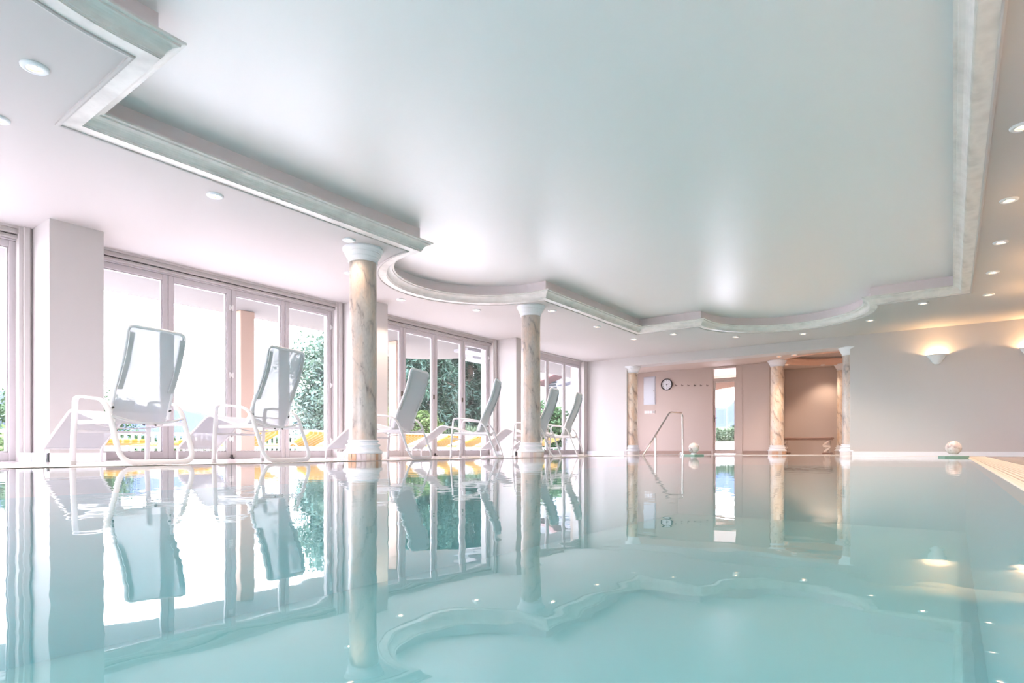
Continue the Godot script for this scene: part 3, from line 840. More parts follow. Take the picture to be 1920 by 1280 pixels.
	for s in [-1.0, 1.0]:
		var p := PackedVector3Array()
		for i in 40:
			var f := i / 39.0
			# an S of two spirals
			var a := lerpf(-2.6, 2.6, f) * 1.25
			var r := 0.085 - 0.045 * absf(2.0 * f - 1.0)
			p.append(Vector3(s * 0.52 + (r if f < 0.5 else -r) * cos(a) * 0.9, 0.05 + 0.31 * f + 0.03 * sin(a), 0.12))
		put("scroll", M.new().tube(p, 0.016, 0.03, Vector3.BACK, 8), mats.bench_leg, bn)
		put("leg_block", M.new().box(Vector3(s * 0.52, 0.20, -0.08), Vector3(0.12 if s > 0 else 0.05, 0.34, 0.20), 0.01), mats.bench_leg, bn)
		put("foot", M.new().box(Vector3(s * 0.52, 0.02, 0.0), Vector3(0.20, 0.035, 0.36), 0.008), mats.bench_stone, bn)

func turned(m: M, b: Basis) -> M:
	for i in m.v.size():
		m.v[i] = b * m.v[i]; m.n[i] = b * m.n[i]
	return m

# ------------------------------------------------------------------ outdoors
func leaf_cluster(count: int, spread: float, size: float, thin: float, droop: float) -> ArrayMesh:
	var m := M.new()
	for i in count:
		var c := Vector3(rng.randf_range(-1, 1), rng.randf_range(-1, 1), rng.randf_range(-1, 1)) * spread
		var d := Vector3(rng.randf_range(-1, 1), rng.randf_range(-0.6, 0.6) - droop, rng.randf_range(-1, 1)).normalized()
		var s := d.cross(Vector3(rng.randf_range(-1, 1), 1.0, rng.randf_range(-1, 1))).normalized()
		var nn := d.cross(s).normalized()
		var l := size * rng.randf_range(0.7, 1.3)
		m.flat(c, c + d * l * 0.5 + s * l * thin, c + d * l, nn)
		m.flat(c, c + d * l, c + d * l * 0.5 - s * l * thin, nn)
	return m.done()

func scatter(called: String, mesh: Mesh, m: Material, spots: Array, parent: Node, lo := 0.7, hi := 1.25, flip := true) -> MultiMeshInstance3D:
	var mm := MultiMesh.new()
	mm.transform_format = MultiMesh.TRANSFORM_3D
	mm.use_colors = true
	mm.mesh = mesh
	mm.instance_count = spots.size()
	for i in spots.size():
		var b := Basis(Vector3.UP, rng.randf() * TAU)
		if flip: b = b * Basis(Vector3.RIGHT, rng.randf_range(-0.6, 0.6))
		mm.set_instance_transform(i, Transform3D(b.scaled(Vector3.ONE * rng.randf_range(lo, hi)), spots[i]))
		var k := rng.randf_range(0.7, 1.15)
		mm.set_instance_color(i, Color(k * rng.randf_range(0.9, 1.1), k, k * rng.randf_range(0.85, 1.1)))
	var o := MultiMeshInstance3D.new()
	o.name = called
	o.multimesh = mm
	o.material_override = m
	parent.add_child(o, true)
	o.set_meta("kind", "stuff")
	return o

var clusters := {}

func leafy_tree(called: String, label: String, at: Vector3, h: float, r: float, leaves: int, m: Material, cluster: String, low := 0.25, group := "") -> void:
	var t := thing(called, label, "tree", at, 0.0, group)
	put("trunk", M.new().tube(v3([Vector3.ZERO, Vector3(0.03, h * 0.35, 0.02) , Vector3(-0.03, h * 0.7, 0), Vector3(0, h * 0.93, 0)]), 0.03 * h * 0.8, 0.03 * h * 0.8, Vector3.RIGHT, 8, 0.15), mats.bark, t)
	var br := M.new()
	var spots := []
	for i in 22:
		var y := h * rng.randf_range(low, 0.9)
		var a := rng.randf() * TAU
		var f := (y / h - low) / (1.0 - low)
		var rr := r * (0.35 + 1.1 * sqrt(maxf(f * (1.0 - f), 0.0))) * rng.randf_range(0.7, 1.1)
		var e := Vector3(cos(a) * rr, y + rr * 0.25, sin(a) * rr)
		br.tube(v3([Vector3(0, y * 0.92, 0), (Vector3(0, y * 0.92, 0) + e) * 0.5 + Vector3(0, 0.1, 0), e]), 0.012 * h * 0.5, 0.012 * h * 0.5, Vector3.UP, 5, 0.2)
		for k in leaves / 22:
			var g := rng.randf_range(0.25, 1.05)
			spots.append(Vector3(0, y * 0.92, 0).lerp(e, g) + Vector3(rng.randfn(0, 1), rng.randfn(0, 0.8), rng.randfn(0, 1)) * r * 0.17)
	put("branches", br, mats.bark, t)
	scatter("foliage", clusters[cluster], m, spots, t)

func spruce(label: String, at: Vector3, h: float, r: float, sprays: int, m: Material, group := "tall trees behind the terrace") -> void:
	var t := thing("spruce", label, "tree", at, 0.0, group)
	put("trunk", M.new().tube(v3([Vector3.ZERO, Vector3(0, h, 0)]), 0.02 * h, 0.02 * h, Vector3.RIGHT, 8, 0.1), mats.bark, t)
	var br := M.new()
	var spots := []
	var whorls := 22
	for w in whorls:
		var y := h * (0.06 + 0.92 * w / whorls)
		var rr := r * pow(1.0 - float(w) / whorls, 0.8) + 0.15
		for b in 7:
			var a := TAU * (b + rng.randf() * 0.7) / 7.0
			var l := rr * rng.randf_range(0.75, 1.1)
			var e := Vector3(cos(a) * l, y - l * 0.28 + rng.randf_range(-0.1, 0.1), sin(a) * l)
			br.tube(v3([Vector3(0, y, 0), Vector3(cos(a) * l * 0.5, y - l * 0.06, sin(a) * l * 0.5), e]), 0.03, 0.03, Vector3.UP, 4, 0.3)
			for k in maxi(2, int(sprays * l / (whorls * 7.0 * r * 0.6))):
				var g := sqrt(rng.randf_range(0.05, 1.0))
				spots.append(Vector3(0, y, 0).lerp(e, g) + Vector3(rng.randfn(0, 0.13), rng.randfn(-0.10, 0.13), rng.randfn(0, 0.13)) * (0.5 + l * 0.3))
	put("branches", br, mats.bark, t)
	scatter("foliage", clusters.spray, m, spots, t)

func bush(called: String, label: String, at: Vector3, size: Vector3, n: int, m: Material, cluster: String, group := "") -> void:
	var t := thing(called, label, "shrub", at, 0.0, group)
	var st := M.new()
	var spots := []
	for i in 9:
		var a := TAU * i / 9.0
		st.tube(v3([Vector3(0, 0, 0), Vector3(cos(a) * size.x * 0.4, size.y * 0.7, sin(a) * size.z * 0.4)]), 0.02, 0.02, Vector3.RIGHT, 5, 0.4)
	for i in n:
		var d := Vector3(rng.randfn(0, 1), rng.randfn(0, 1), rng.randfn(0, 1)).normalized() * pow(rng.randf(), 0.4)
		spots.append(Vector3(d.x * size.x, size.y * 0.5 + d.y * size.y * 0.5, d.z * size.z))
	put("stems", st, mats.bark, t)
	scatter("foliage", clusters[cluster], m, spots, t)

func lounger(label: String, x: float, z: float, raise: float, turn := 0.0) -> Node3D:
	# head towards the building (+x), feet away from it
	var l := thing("sun_lounger", label, "sun lounger", Vector3(x, -0.02, z), turn, "yellow striped sun loungers on the terrace")
	var m := M.new()
	for s in [-1.0, 1.0]:
		m.box(Vector3(-0.95, 0.19, s * 0.32), Vector3(1.95, 0.04, 0.035), 0.008)
		for q in [-1.85, -0.95, -0.1]:
			m.tube(fillet(v3([Vector3(q - 0.06, 0.0, s * 0.32), Vector3(q, 0.19, s * 0.32)]), 0.02), 0.016, 0.016, Vector3.BACK, 8)
	m.box(Vector3(-1.9, 0.19, 0), Vector3(0.04, 0.04, 0.64), 0.008)
	m.box(Vector3(0.0, 0.19, 0), Vector3(0.04, 0.04, 0.64), 0.008)
	put("frame", m, mats.rail_white, l)
	var bs := Basis(Vector3.BACK, raise)
	put("mattress", cushion(Vector3(-1.30, 0.245, 0), Vector3(1.22, 0.065, 0.66), Basis()), mats.cushion, l)
	put("backrest", cushion(Vector3(-0.69, 0.245, 0) + bs * Vector3(0.42, 0.0, 0), Vector3(0.84, 0.065, 0.68), bs), mats.cushion, l)
	var arc := PackedVector3Array()
	for i in 9:
		arc.append(Vector3(-0.5 + 0.34 * sin(raise) * 0.2, 0.19, 0) + Vector3(0.16 * cos(PI * i / 8), 0.14 * sin(PI * i / 8) * (0.3 + raise), 0.345))
	put("backrest_strut", M.new().tube(arc, 0.014, 0.014, Vector3.BACK, 8), mats.rail_white, l)
	return l

func cushion(c: Vector3, s: Vector3, b: Basis) -> M:
	var m := M.new().box(c, s, 0.02, b)
	for i in m.v.size():
		var q := b.inverse() * (m.v[i] - c)
		m.t[i] = Vector2(q.z / s.z * 1.5 + 0.5, q.x)
	return m

func build_outdoors() -> void:
	clusters = {
		"leaf": leaf_cluster(16, 0.16, 0.10, 0.28, 0.1), "big": leaf_cluster(14, 0.26, 0.17, 0.3, 0.1),
		"spray": leaf_cluster(20, 0.20, 0.26, 0.10, 0.45), "blade": leaf_cluster(14, 0.07, 0.30, 0.05, -0.9),
	}
	var ter := struct("floor", M.new().span(-20.4, -8.0, -0.3, -0.02, -22.6, 8.0), mats.terrace_slab)
	ter.set_meta("label", "white sunlit terrace outside the windows")
	var lw := struct("ground", M.new().prism(PackedVector2Array([Vector2(-460, -760), Vector2(60, -760), Vector2(60, 90), Vector2(-460, 90)]), -1.9, -1.5), mats.lawn)
	lw.set_meta("label", "green lawn around the building")

	# overhang above the terrace with its rounded balcony
	var edge := PackedVector2Array([Vector2(-7.98, 8), Vector2(-10.2, 8)])
	for i in 17:
		var a := PI * i / 16
		edge.append(Vector2(-10.2 - 1.42 * sin(a), -10.3 + 1.42 * cos(a)))
	edge.append_array([Vector2(-10.2, -18.9), Vector2(-8.16, -18.9), Vector2(-8.16, -13.0), Vector2(-7.98, -13.0)])
	var ov := struct("trim_3")
	ov.set_meta("label", "white balcony overhang shading the terrace outside the windows")
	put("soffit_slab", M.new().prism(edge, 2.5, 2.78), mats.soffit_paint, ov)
	put("step", M.new().span(-10.0, -9.55, 2.38, 2.5, -12.6, -11.3), mats.house_white, ov)
	put("step", M.new().span(-9.55, -9.1, 2.44, 2.5, -12.6, -10.6), mats.house_white, ov)
	for q in [["peach rendered square column on the terrace behind the second lounge chair", -9.86, -5.55], ["peach rendered square column glimpsed beside the middle window's left pane", -9.86, -9.08]]:
		var c := thing("terrace_column", q[0], "column", Vector3(q[1], -0.02, q[2]), 0.0, "peach terrace columns")
		put("shaft", M.new().span(-0.13, 0.13, 0.0, 2.52, -0.13, 0.13, 0.012), mats.render_peach, c)
		put("base", M.new().span(-0.145, 0.145, 0.0, 0.09, -0.145, 0.145, 0.008), mats.render_white, c)

	# loungers in a row
	var ln := ["flat yellow sun lounger seen through the first chair's frame", "flat yellow sun lounger just left of the peach column", "raised yellow striped lounger behind the second relax chair", "raised yellow striped lounger next to the last pane of the big window", "yellow lounger half hidden by the front marble column", "yellow striped lounger in the second pane of the middle window", "yellow striped lounger in the third pane of the middle window", "yellow striped lounger in the last pane of the middle window", "yellow lounger beyond the far window, near the second marble column", "last yellow lounger, beyond the far window's right pane"]
	var zs := [-3.92, -5.22, -6.52, -7.85, -9.17, -10.55, -12.1, -13.3, -15.2, -17.0]
	for i in 10:
		lounger(ln[i], -10.9 if i != 0 else -10.6, zs[i], 0.04 if i < 2 else 0.31)

	# white parapet and balustrade
	put_tag("parapet_wall", M.new().span(-14.6, -14.3, -0.02, 0.60, -20.6, -9.9, 0.01).span(-14.66, -14.24, 0.60, 0.66, -20.6, -9.85, 0.01), mats.render_white, "low white parapet behind the loungers of the middle window", "parapet")
	put_tag("planter_box", M.new().span(-14.6, -13.9, -0.02, 0.36, -5.3, -4.0, 0.015), mats.render_white, "long white planter seen under the first chair", "planter")
	var rl := thing("balustrade", "white wooden balustrade at the terrace edge before the mountains", "railing", Vector3(-20.2, 0, 0))
	put("top_rail", M.new().span(-0.06, 0.06, 0.58, 0.66, -14, 3.5, 0.01), mats.rail_white, rl)
	put("bottom_rail", M.new().span(-0.04, 0.04, 0.02, 0.08, -14, 3.5, 0.01), mats.rail_white, rl)
	var ba := M.new().box(Vector3(0, 0.31, 0), Vector3(0.05, 0.56, 0.075), 0.01).done()
	for i in 90:
		put("baluster", ba, mats.rail_white, rl).position = Vector3(0, 0, 3.4 - 0.19 * i)
	for i in 8:
		put("post", M.new().box(Vector3(0, 0.33, 0), Vector3(0.12, 0.72, 0.12), 0.01), mats.rail_white, rl).position = Vector3(0, 0, 3.5 - 2.45 * i)

	# garden hut with a white roof
	var hut := thing("garden_hut", "small hut with a pointed white roof beyond the terrace railing", "hut", Vector3(-27.6, -1.5, -17.4), 0.6)
	put("wall", M.new().span(-1.25, 1.25, 0.0, 2.4, -1.25, 1.25, 0.01), mats.plank_grey, hut)
	for i in 8:
		put("plank", M.new().box(Vector3(1.262, 1.2, -1.1 + 0.314 * i), Vector3(0.03, 2.4, 0.27), 0.008), mats.plank_grey, hut)
	var rf := M.new()
	for q in [[-1, 1, 1, 1], [1, 1, 1, -1], [1, -1, -1, -1], [-1, -1, -1, 1]]:
		var a := Vector3(q[0] * 1.75, 2.38, q[1] * 1.75); var b := Vector3(q[2] * 1.75, 2.38, q[3] * 1.75)
		var n2 := (a + b).normalized(); n2 = Vector3(n2.x, 1.2, n2.z).normalized()
		rf.flat(a, b, Vector3(0, 3.25, 0), n2)
		rf.quad(a, b, b - Vector3(0, 0.12, 0), a - Vector3(0, 0.12, 0), Vector3((a + b).x, 0, (a + b).z).normalized())
	rf.quad(Vector3(-1.75, 2.26, -1.75), Vector3(1.75, 2.26, -1.75), Vector3(1.75, 2.26, 1.75), Vector3(-1.75, 2.26, 1.75), Vector3.DOWN)
	put("roof", rf, mats.render_white, hut)

	# planting
	leafy_tree("birch", "airy birch filling the right pane of the big window", Vector3(-20.8, -1.5, -16.6), 7.4, 2.3, 4200, mats.leaf_birch, "big", 0.12)
	leafy_tree("garden_tree", "dark tree on the hillside seen through the first chair's back", Vector3(-37, -1.5, -9.9), 7.2, 2.3, 1500, mats.leaf_mid, "big", 0.1)
	leafy_tree("garden_tree", "low tree right of the dark hillside tree", Vector3(-36, -1.5, -12.0), 4.4, 1.9, 900, mats.leaf_mid, "big", 0.1)
	leafy_tree("garden_tree", "slender tree at the left edge of the big window", Vector3(-32, -1.5, -4.2), 6.6, 2.2, 1200, mats.leaf_birch, "big", 0.1)
	leafy_tree("garden_tree", "leafy tree glimpsed in the leftmost window", Vector3(-30, -1.5, 1.4), 4.6, 2.2, 1100, mats.leaf_mid, "big", 0.1)
	for q in [[-25.0, -6.2, 2.3], [-25.5, -9.2, 2.2], [-26, -12.0, 2.0], [-26, -15.5, 2.5], [-26, -2.6, 2.0], [-25, 0.8, 2.0], [-31.5, -18.6, 2.8]]:
		bush("garden_shrub", "", Vector3(q[0], -1.5, q[1]), Vector3(1.9, q[2], 1.9), 700, mats.leaf_mid if int(q[1]) % 2 else mats.leaf_light, "big", "round green shrubs beyond the balustrade")
	label_shrubs()
	spruce("large dark spruce behind the second pane of the middle window", Vector3(-17.4, -1.5, -16.9), 13.0, 2.4, 4200, mats.leaf_spruce)
	spruce("large dark spruce behind the last pane of the middle window", Vector3(-18.7, -1.5, -21.9), 14.0, 2.5, 4200, mats.leaf_spruce)
	spruce("dark spruce farther back at the middle window's left", Vector3(-22.6, -1.5, -19.6), 14.0, 2.5, 2800, mats.leaf_spruce)
	spruce("dark spruce farther back between the two large ones", Vector3(-23.8, -1.5, -25.2), 15.0, 2.8, 2800, mats.leaf_spruce)
	spruce("dark spruce farthest back on the left of the group", Vector3(-28.4, -1.5, -23.5), 15.0, 2.6, 2200, mats.leaf_spruce)
	spruce("dark spruce farthest back on the right of the group", Vector3(-20.6, -1.5, -28.0), 15.0, 2.6, 2200, mats.leaf_spruce)
	spruce("dark spruce farthest back behind the last pane of the middle window", Vector3(-26.5, -1.5, -31.8), 15.0, 2.8, 2200, mats.leaf_spruce)
	bush("bright_bush", "bright light-green bush before the dark spruces", Vector3(-15.9, -0.02, -13.6), Vector3(0.9, 1.75, 0.9), 900, mats.leaf_light, "leaf")
	bush("bright_bush", "smaller light-green bush right of the bright bush", Vector3(-15.6, -0.02, -15.7), Vector3(0.7, 1.5, 0.7), 500, mats.leaf_light, "leaf")
	for i in 7:
		var g := thing("ornamental_grass", ["tuft of pale grass behind the parapet, nearest the bright bush", "second tuft of pale grass behind the parapet", "third tuft of pale grass behind the parapet", "fourth tuft of pale grass behind the parapet", "fifth tuft of pale grass behind the parapet", "sixth tuft of pale grass behind the parapet", "last tuft of pale grass behind the parapet"][i], "grass", Vector3(-15.1, -0.02, -16.9 - 0.55 * i), 0.0, "grass tufts behind the parapet")
		var sp := []
		for k in 130: sp.append(Vector3(rng.randfn(0, 0.22), rng.randf_range(0.0, 0.75), rng.randfn(0, 0.22)))
		scatter("blades", clusters.blade, mats.leaf_grass, sp, g, 0.7, 1.3, false)

	# white house beyond the far window
	var hs := thing("white_house", "white house with reddish eaves beyond the far window", "house", Vector3(-13.4, -1.5, -23.0), 0.0)
	put("wall", M.new().span(-2.2, 2.6, 0.0, 6.4, -3.5, 0.0), mats.house_white, hs)
	put("bay", M.new().span(0.35, 2.5, 0.0, 4.55, 0.0, 0.35), mats.house_white, hs)
	put("eaves", M.new().box(Vector3(-0.05, 5.15, 0.45), Vector3(3.6, 0.13, 0.9), 0.02, Basis(Vector3.BACK, 0.33)), mats.roof_red, hs)
	put("verge", M.new().box(Vector3(-0.5, 5.75, 0.3), Vector3(3.4, 0.10, 0.6), 0.02, Basis(Vector3.BACK, 0.30)), mats.roof_grey, hs)
	put("canopy", M.new().box(Vector3(0.4, 4.62, 0.6), Vector3(1.9, 0.08, 0.6), 0.02, Basis(Vector3.BACK, 0.20)), mats.roof_grey, hs)
	put("roof", M.new().box(Vector3(0.2, 6.6, -1.7), Vector3(5.6, 0.25, 4.6), 0.03, Basis(Vector3.BACK, 0.05)), mats.roof_grey, hs)
	var wn := put("window", M.new().span(0.75, 1.6, 2.2, 3.5, 0.35, 0.39, 0.01), mats.roof_grey, hs)
	put("window_bar", M.new().span(1.15, 1.2, 2.2, 3.5, 0.39, 0.42), mats.house_white, wn)
	for i in 7:
		put("shutter_slat", M.new().box(Vector3(-1.35, 3.95 + 0.12 * i, 0.04), Vector3(0.62, 0.07, 0.06), 0.01), mats.shutter, hs)
	leafy_tree("garden_tree", "green tree just right of the second marble column", Vector3(-13.9, -0.02, -21.6), 2.1, 0.5, 500, mats.leaf_mid, "big", 0.15)

	# beyond the alcove door: soffit, terrace, wall, planting, meadow
	var back := struct("trim_4")
	back.set_meta("label", "peach edged roof overhang outside the alcove door")
	var e2 := PackedVector2Array([Vector2(-3.5, -17.0), Vector2(-9.5, -17.0), Vector2(-9.5, -24.8), Vector2(-6.9, -22.6), Vector2(-3.5, -19.8)])
	put("soffit", M.new().prism(e2, 2.62, 2.9), mats.fascia_peach, back)
	put("fascia", M.new().box(Vector3(-6.6, 2.55, -22.35), Vector3(7.5, 0.34, 0.14), 0.01, Basis(Vector3.UP, -0.69)), mats.fascia_peach, back)
	var t2 := struct("floor", M.new().span(-14.2, -1.0, -0.3, -0.02, -34.0, -18.95), mats.terrace_slab)
	t2.set_meta("label", "white paving outside the alcove door")
	put_tag("garden_wall", M.new().span(-14.0, -2.0, -0.1, 0.52, -30.3, -30.0, 0.01), mats.render_white, "low white garden wall seen through the alcove door", "wall")
	var k2 := 0
	for q in [[-9.9, 1.35], [-9.45, 1.25], [-9.0, 1.45], [-8.55, 1.3], [-8.1, 1.3]]:
		bush("reed_shrub", ["leftmost green shrub behind the garden wall", "second green shrub behind the garden wall", "middle green shrub behind the garden wall", "fourth green shrub behind the garden wall", "rightmost green shrub behind the garden wall"][k2], Vector3(q[0], -0.1, -31.2), Vector3(0.36, q[1], 0.36), 220, mats.leaf_grass, "leaf", "shrubs behind the garden wall")
		k2 += 1
	var md := M.new()
	md.quad(Vector3(-120, -1.4, -34), Vector3(80, -1.4, -34), Vector3(80, 9.0, -240), Vector3(-120, 9.0, -240), Vector3(0, 0.99, 0.05))
	md.quad(Vector3(-120, -1.6, -34), Vector3(80, -1.6, -34), Vector3(80, -1.4, -34), Vector3(-120, -1.4, -34), Vector3.BACK)
	var mdo := struct("ground", md, mats.meadow)
	mdo.set_meta("label", "rising green meadow behind the garden")

	# mountains all round the view, blue haze painted into their colour
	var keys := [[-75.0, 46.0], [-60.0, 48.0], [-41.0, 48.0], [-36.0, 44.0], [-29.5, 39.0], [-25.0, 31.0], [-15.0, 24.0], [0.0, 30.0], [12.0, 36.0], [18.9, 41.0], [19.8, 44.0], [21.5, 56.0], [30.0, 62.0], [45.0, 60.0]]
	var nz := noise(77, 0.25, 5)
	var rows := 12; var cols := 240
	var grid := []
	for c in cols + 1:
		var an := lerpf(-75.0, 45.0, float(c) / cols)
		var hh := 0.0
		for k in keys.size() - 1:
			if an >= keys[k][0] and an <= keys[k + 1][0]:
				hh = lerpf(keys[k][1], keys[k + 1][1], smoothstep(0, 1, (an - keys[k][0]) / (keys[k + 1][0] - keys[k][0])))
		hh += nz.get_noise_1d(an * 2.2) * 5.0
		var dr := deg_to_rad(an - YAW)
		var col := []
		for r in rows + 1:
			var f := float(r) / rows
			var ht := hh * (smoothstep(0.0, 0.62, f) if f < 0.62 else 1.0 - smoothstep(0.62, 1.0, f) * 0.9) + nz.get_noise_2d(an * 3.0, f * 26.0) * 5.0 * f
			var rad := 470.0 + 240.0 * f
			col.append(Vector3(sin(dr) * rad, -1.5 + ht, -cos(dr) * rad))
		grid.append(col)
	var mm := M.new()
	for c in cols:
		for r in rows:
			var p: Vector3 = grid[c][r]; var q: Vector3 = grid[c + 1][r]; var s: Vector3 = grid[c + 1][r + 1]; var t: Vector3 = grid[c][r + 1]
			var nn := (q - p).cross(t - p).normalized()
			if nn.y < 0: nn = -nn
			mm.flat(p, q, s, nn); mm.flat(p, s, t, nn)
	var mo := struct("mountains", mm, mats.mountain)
	mo.set_meta("label", "mountain ridge on the horizon, blue haze painted into its colour")

func put_tag(called: String, m: M, ma: Material, label: String, cat: String) -> void:
	tag(put(called, m, ma), label, cat)

func label_shrubs() -> void:
	var l := ["round shrub beyond the balustrade under the first chair's seat", "round shrub beyond the balustrade left of the peach column", "round shrub beyond the balustrade near the hut", "round shrub behind the hut with the white roof", "round shrub beyond the balustrade at the big window's left edge", "round shrub beyond the balustrade in the leftmost window", "tall round shrub beyond the hut, at the birch's foot"]
	var i := 0
	for c in get_children():
		if String(c.name).begins_with("garden_shrub"):
			c.set_meta("label", l[i]); i += 1

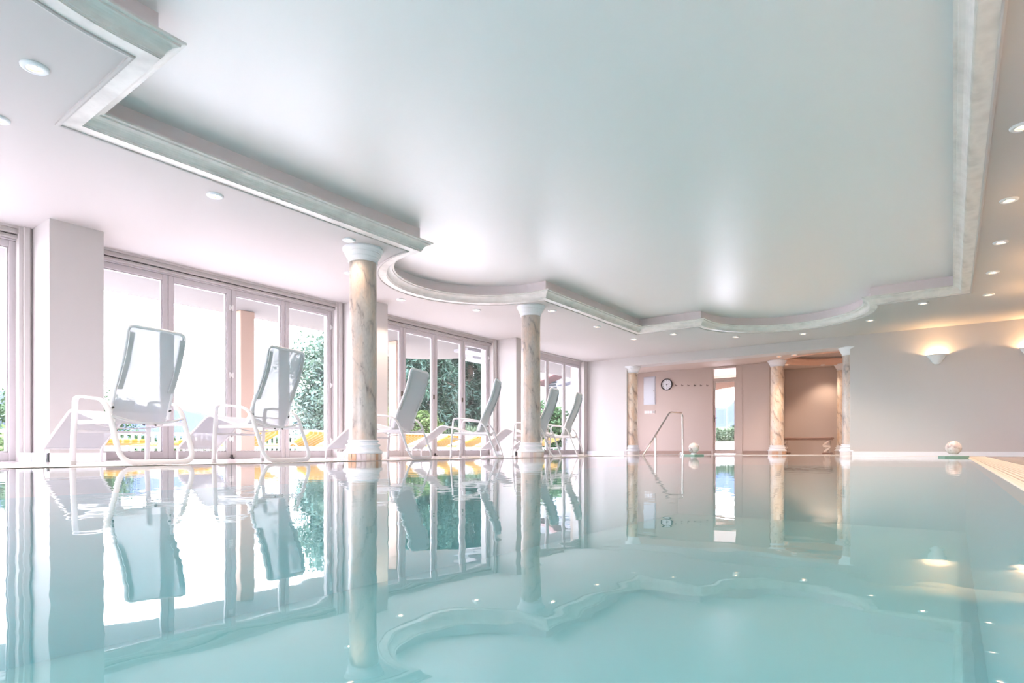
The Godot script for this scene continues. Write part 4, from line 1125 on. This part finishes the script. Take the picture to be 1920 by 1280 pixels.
# ------------------------------------------------------------------ all of it
func _ready() -> void:
	rng.seed = 20240611
	# camera: level, looking 36 degrees left of the hall's axis, lens shifted up
	var cam := Camera3D.new()
	cam.name = "camera"
	cam.position = Vector3(0, 0.13, 0)
	cam.rotation_degrees = Vector3(0, YAW, 0)
	cam.projection = Camera3D.PROJECTION_FRUSTUM
	cam.near = 0.05
	cam.far = 2000.0
	cam.size = cam.near * 1280.0 / FOCAL
	cam.frustum_offset = Vector2(0, cam.near * 202.0 / FOCAL)
	cam.current = true
	add_child(cam)

	# overcast sky, bright and nearly white
	var we := WorldEnvironment.new()
	we.name = "environment"
	var en := Environment.new()
	var sm := ProceduralSkyMaterial.new()
	sm.sky_top_color = Color(0.93, 0.925, 1.0)
	sm.sky_horizon_color = Color(0.985, 0.972, 1.0)
	sm.sky_curve = 0.15
	sm.ground_bottom_color = Color(0.6, 0.6, 0.58)
	sm.ground_horizon_color = Color(0.9, 0.92, 0.95)
	sm.sun_angle_max = 1.0
	var sky := Sky.new()
	sky.sky_material = sm
	en.background_mode = Environment.BG_SKY
	en.sky = sky
	en.background_energy_multiplier = SKY
	en.tonemap_mode = Environment.TONE_MAPPER_LINEAR
	en.tonemap_exposure = EXPOSURE
	en.sdfgi_enabled = true
	en.ssao_enabled = true
	en.ssil_enabled = true
	we.environment = en
	add_child(we)

	# the veiled sun above the terrace; the overhang keeps it out of the hall
	var sun := DirectionalLight3D.new()
	sun.name = "veiled_sun"
	sun.rotation_degrees = Vector3(-62, -75, 0)
	sun.light_color = Color(1.0, 0.98, 0.95)
	sun.light_energy = SUN
	sun.light_angular_distance = 18.0
	sun.shadow_enabled = true
	sun.sky_mode = DirectionalLight3D.SKY_MODE_LIGHT_ONLY
	add_child(sun)

	make_materials()
	build_shell()
	var wl := ["tall folding glass doors at the left edge of the picture", "four-leaf folding glass doors behind the first two relax chairs", "four-leaf folding glass doors between the two marble columns", "far glazed window with slim mullions beyond the second marble column"]
	build_window(1, 1.28, 0.8, 4, true, [[1, 1, "hinge"]], wl[0])
	build_window(2, -2.6, 0.8, 4, true, [[1, 1, "hinge"], [3, 1, "hinge"], [1, 1, "bolt"]], wl[1])
	build_window(3, -6.5, 0.8, 4, true, [[0, 1, "handle"], [1, 1, "handle"], [2, 1, "handle"], [3, 1, "hinge"], [1, 1, "bolt"]], wl[2])
	build_window(4, -10.42, 0.766, 4, false, [], wl[3])
	build_window(5, 5.0, 0.74, 4, true, [], "folding glass doors beside the near end of the pool")
	build_door()

	column("front marble column with mosaic plinth, nearest the camera", Vector3(-5.40, 0.003, -4.46), 1.0, CEIL, mats.shaft_marble, 24, "marble columns along the window deck")
	column("second marble column with mosaic plinth, farther along the window deck", Vector3(-5.41, 0.003, -7.83), 1.0, CEIL, mats.shaft_marble, 24, "marble columns along the window deck")
	column("warm spiral-veined column at the left jamb of the alcove opening", Vector3(-6.50, 0.003, -13.86), 1.0, 2.192, mats.warm_marble, 0)
	column("free-standing veined column inside the alcove before the niche", Vector3(-3.66, 0.003, -16.5), 1.04, 2.42, mats.warm_marble, 16)
	column("pale half column at the right jamb of the alcove opening", Vector3(-1.675, 0.003, -13.85), 0.97, 2.192, mats.shaft_marble, 0)
	column("orange lit column in the right rear corner of the niche", Vector3(-2.38, 0.003, -18.28), 1.0, 2.42, mats.warm_marble, 0)

	# chairs: place, turn
	var ch := relax_chair()
	var poses := [[-5.622, -2.213, 0.184, "white mesh relax chair nearest the camera, before the square pier"], [-5.622, -3.404, 0.252, "second white mesh relax chair, left of the front marble column"], [-5.713, -5.335, 0.331, "white mesh relax chair just right of the front marble column"], [-5.563, -6.747, 0.505, "white mesh relax chair seen nearly edge-on before the last pane of the middle window"], [-5.554, -8.289, 0.303, "white mesh relax chair partly hidden by the second marble column"], [-5.660, -9.271, 0.325, "farthest white mesh relax chair, before the far window"]]
	for i in poses.size():
		var q = poses[i]
		var at := Vector3(q[0], 0.003, q[1])
		if i == 0:
			ch.position = at; ch.rotation.y = q[2] - PI / 2; ch.set_meta("label", q[3])
		else:
			copy(ch, q[3], at, q[2] - PI / 2)

	build_hall_things()

	var dl := [
		[-5.28, -1.2, "recessed ceiling spotlight cut by the left picture edge"], [-4.39, -1.17, "largest recessed ceiling spotlight, by the near cornice corner at the upper left"],
		[-5.31, -2.72, "recessed ceiling spotlight midway along the left cornice"], [-5.27, -4.16, "recessed ceiling spotlight right above the front marble column"],
		[-6.73, -6.28, "ceiling spotlight behind the front column, over the middle window"], [-6.25, -7.5, "ceiling spotlight under the middle of the cornice's curved bay"],
		[-6.25, -4.95, "ceiling spotlight hidden behind the front column shaft"],
		[-5.28, -8.26, "ceiling spotlight just right of the second marble column's capital"], [-5.30, -9.83, "second ceiling spotlight after the second column, along the straight cornice"],
		[-5.28, -11.37, "ceiling spotlight under the far left cornice corner"], [-4.43, -11.36, "ceiling spotlight just right of the far left cornice corner"],
		[-3.52, -12.38, "ceiling spotlight under the left half of the far curved cornice"], [-2.36, -12.82, "ceiling spotlight under the middle of the far curved cornice"],
		[-1.17, -12.2, "ceiling spotlight at the right end of the far curved cornice"], [-0.37, -11.26, "ceiling spotlight left of the far right cornice corner"],
		[0.42, -11.20, "farthest spotlight of the row along the right cornice"], [0.41, -9.82, "second farthest spotlight of the row along the right cornice"],
		[0.42, -8.45, "middle spotlight of the row along the right cornice"], [0.41, -7.06, "second nearest spotlight of the row along the right cornice"],
		[0.39, -5.51, "nearest spotlight of the right row, cut by the right picture edge"],
		[0.4, -4.1, "ceiling spotlight of the right row, just nearer than the last one in view"], [0.4, -2.7, "ceiling spotlight of the right row beside the camera"], [0.4, -1.2, "ceiling spotlight at the right row's near end"]]
	for q in dl:
		downlight(q[2], q[0], q[1], CEIL, 0.3 if q[1] == -4.16 else 1.0)
	for q in [[-3.45, -15.75, "alcove spotlight over the free-standing column"], [-3.1, -15.72, "alcove spotlight nearest the beam"], [-3.62, -17.4, "alcove spotlight behind the free-standing column"], [-2.85, -18.05, "alcove spotlight against the niche's rear wall"], [-1.75, -15.75, "alcove spotlight hidden by the right half column"]]:
		downlight(q[2], q[0], q[1], 2.42, ALCOVE, "spotlights round the niche's ceiling recess")
	sconce("white half-bowl wall lamp glowing on the far wall above the marble ball", Vector3(-0.245, 1.885, FAR), 0.0)
	sconce("white half-bowl wall lamp cut by the right picture edge", Vector3(1.09, 1.885, FAR), 0.0)
	for q in [[-10.9, "half-bowl lamp on the right wall, nearest the far wall"], [-9.3, "half-bowl lamp on the right wall, second from the far wall"], [-7.0, "half-bowl lamp on the right wall, second from the near end"], [-4.0, "half-bowl lamp on the right wall, closest to the near end"]]:
		sconce(q[1], Vector3(1.4, 1.885, q[0]), -PI / 2, 1.4)
	build_outdoors()

const SUN := 0.35
const SKY := 7.0
const EXPOSURE := 3.2
const LAMP := 0.65
const ALCOVE := 0.85
const SCONCE := 0.13
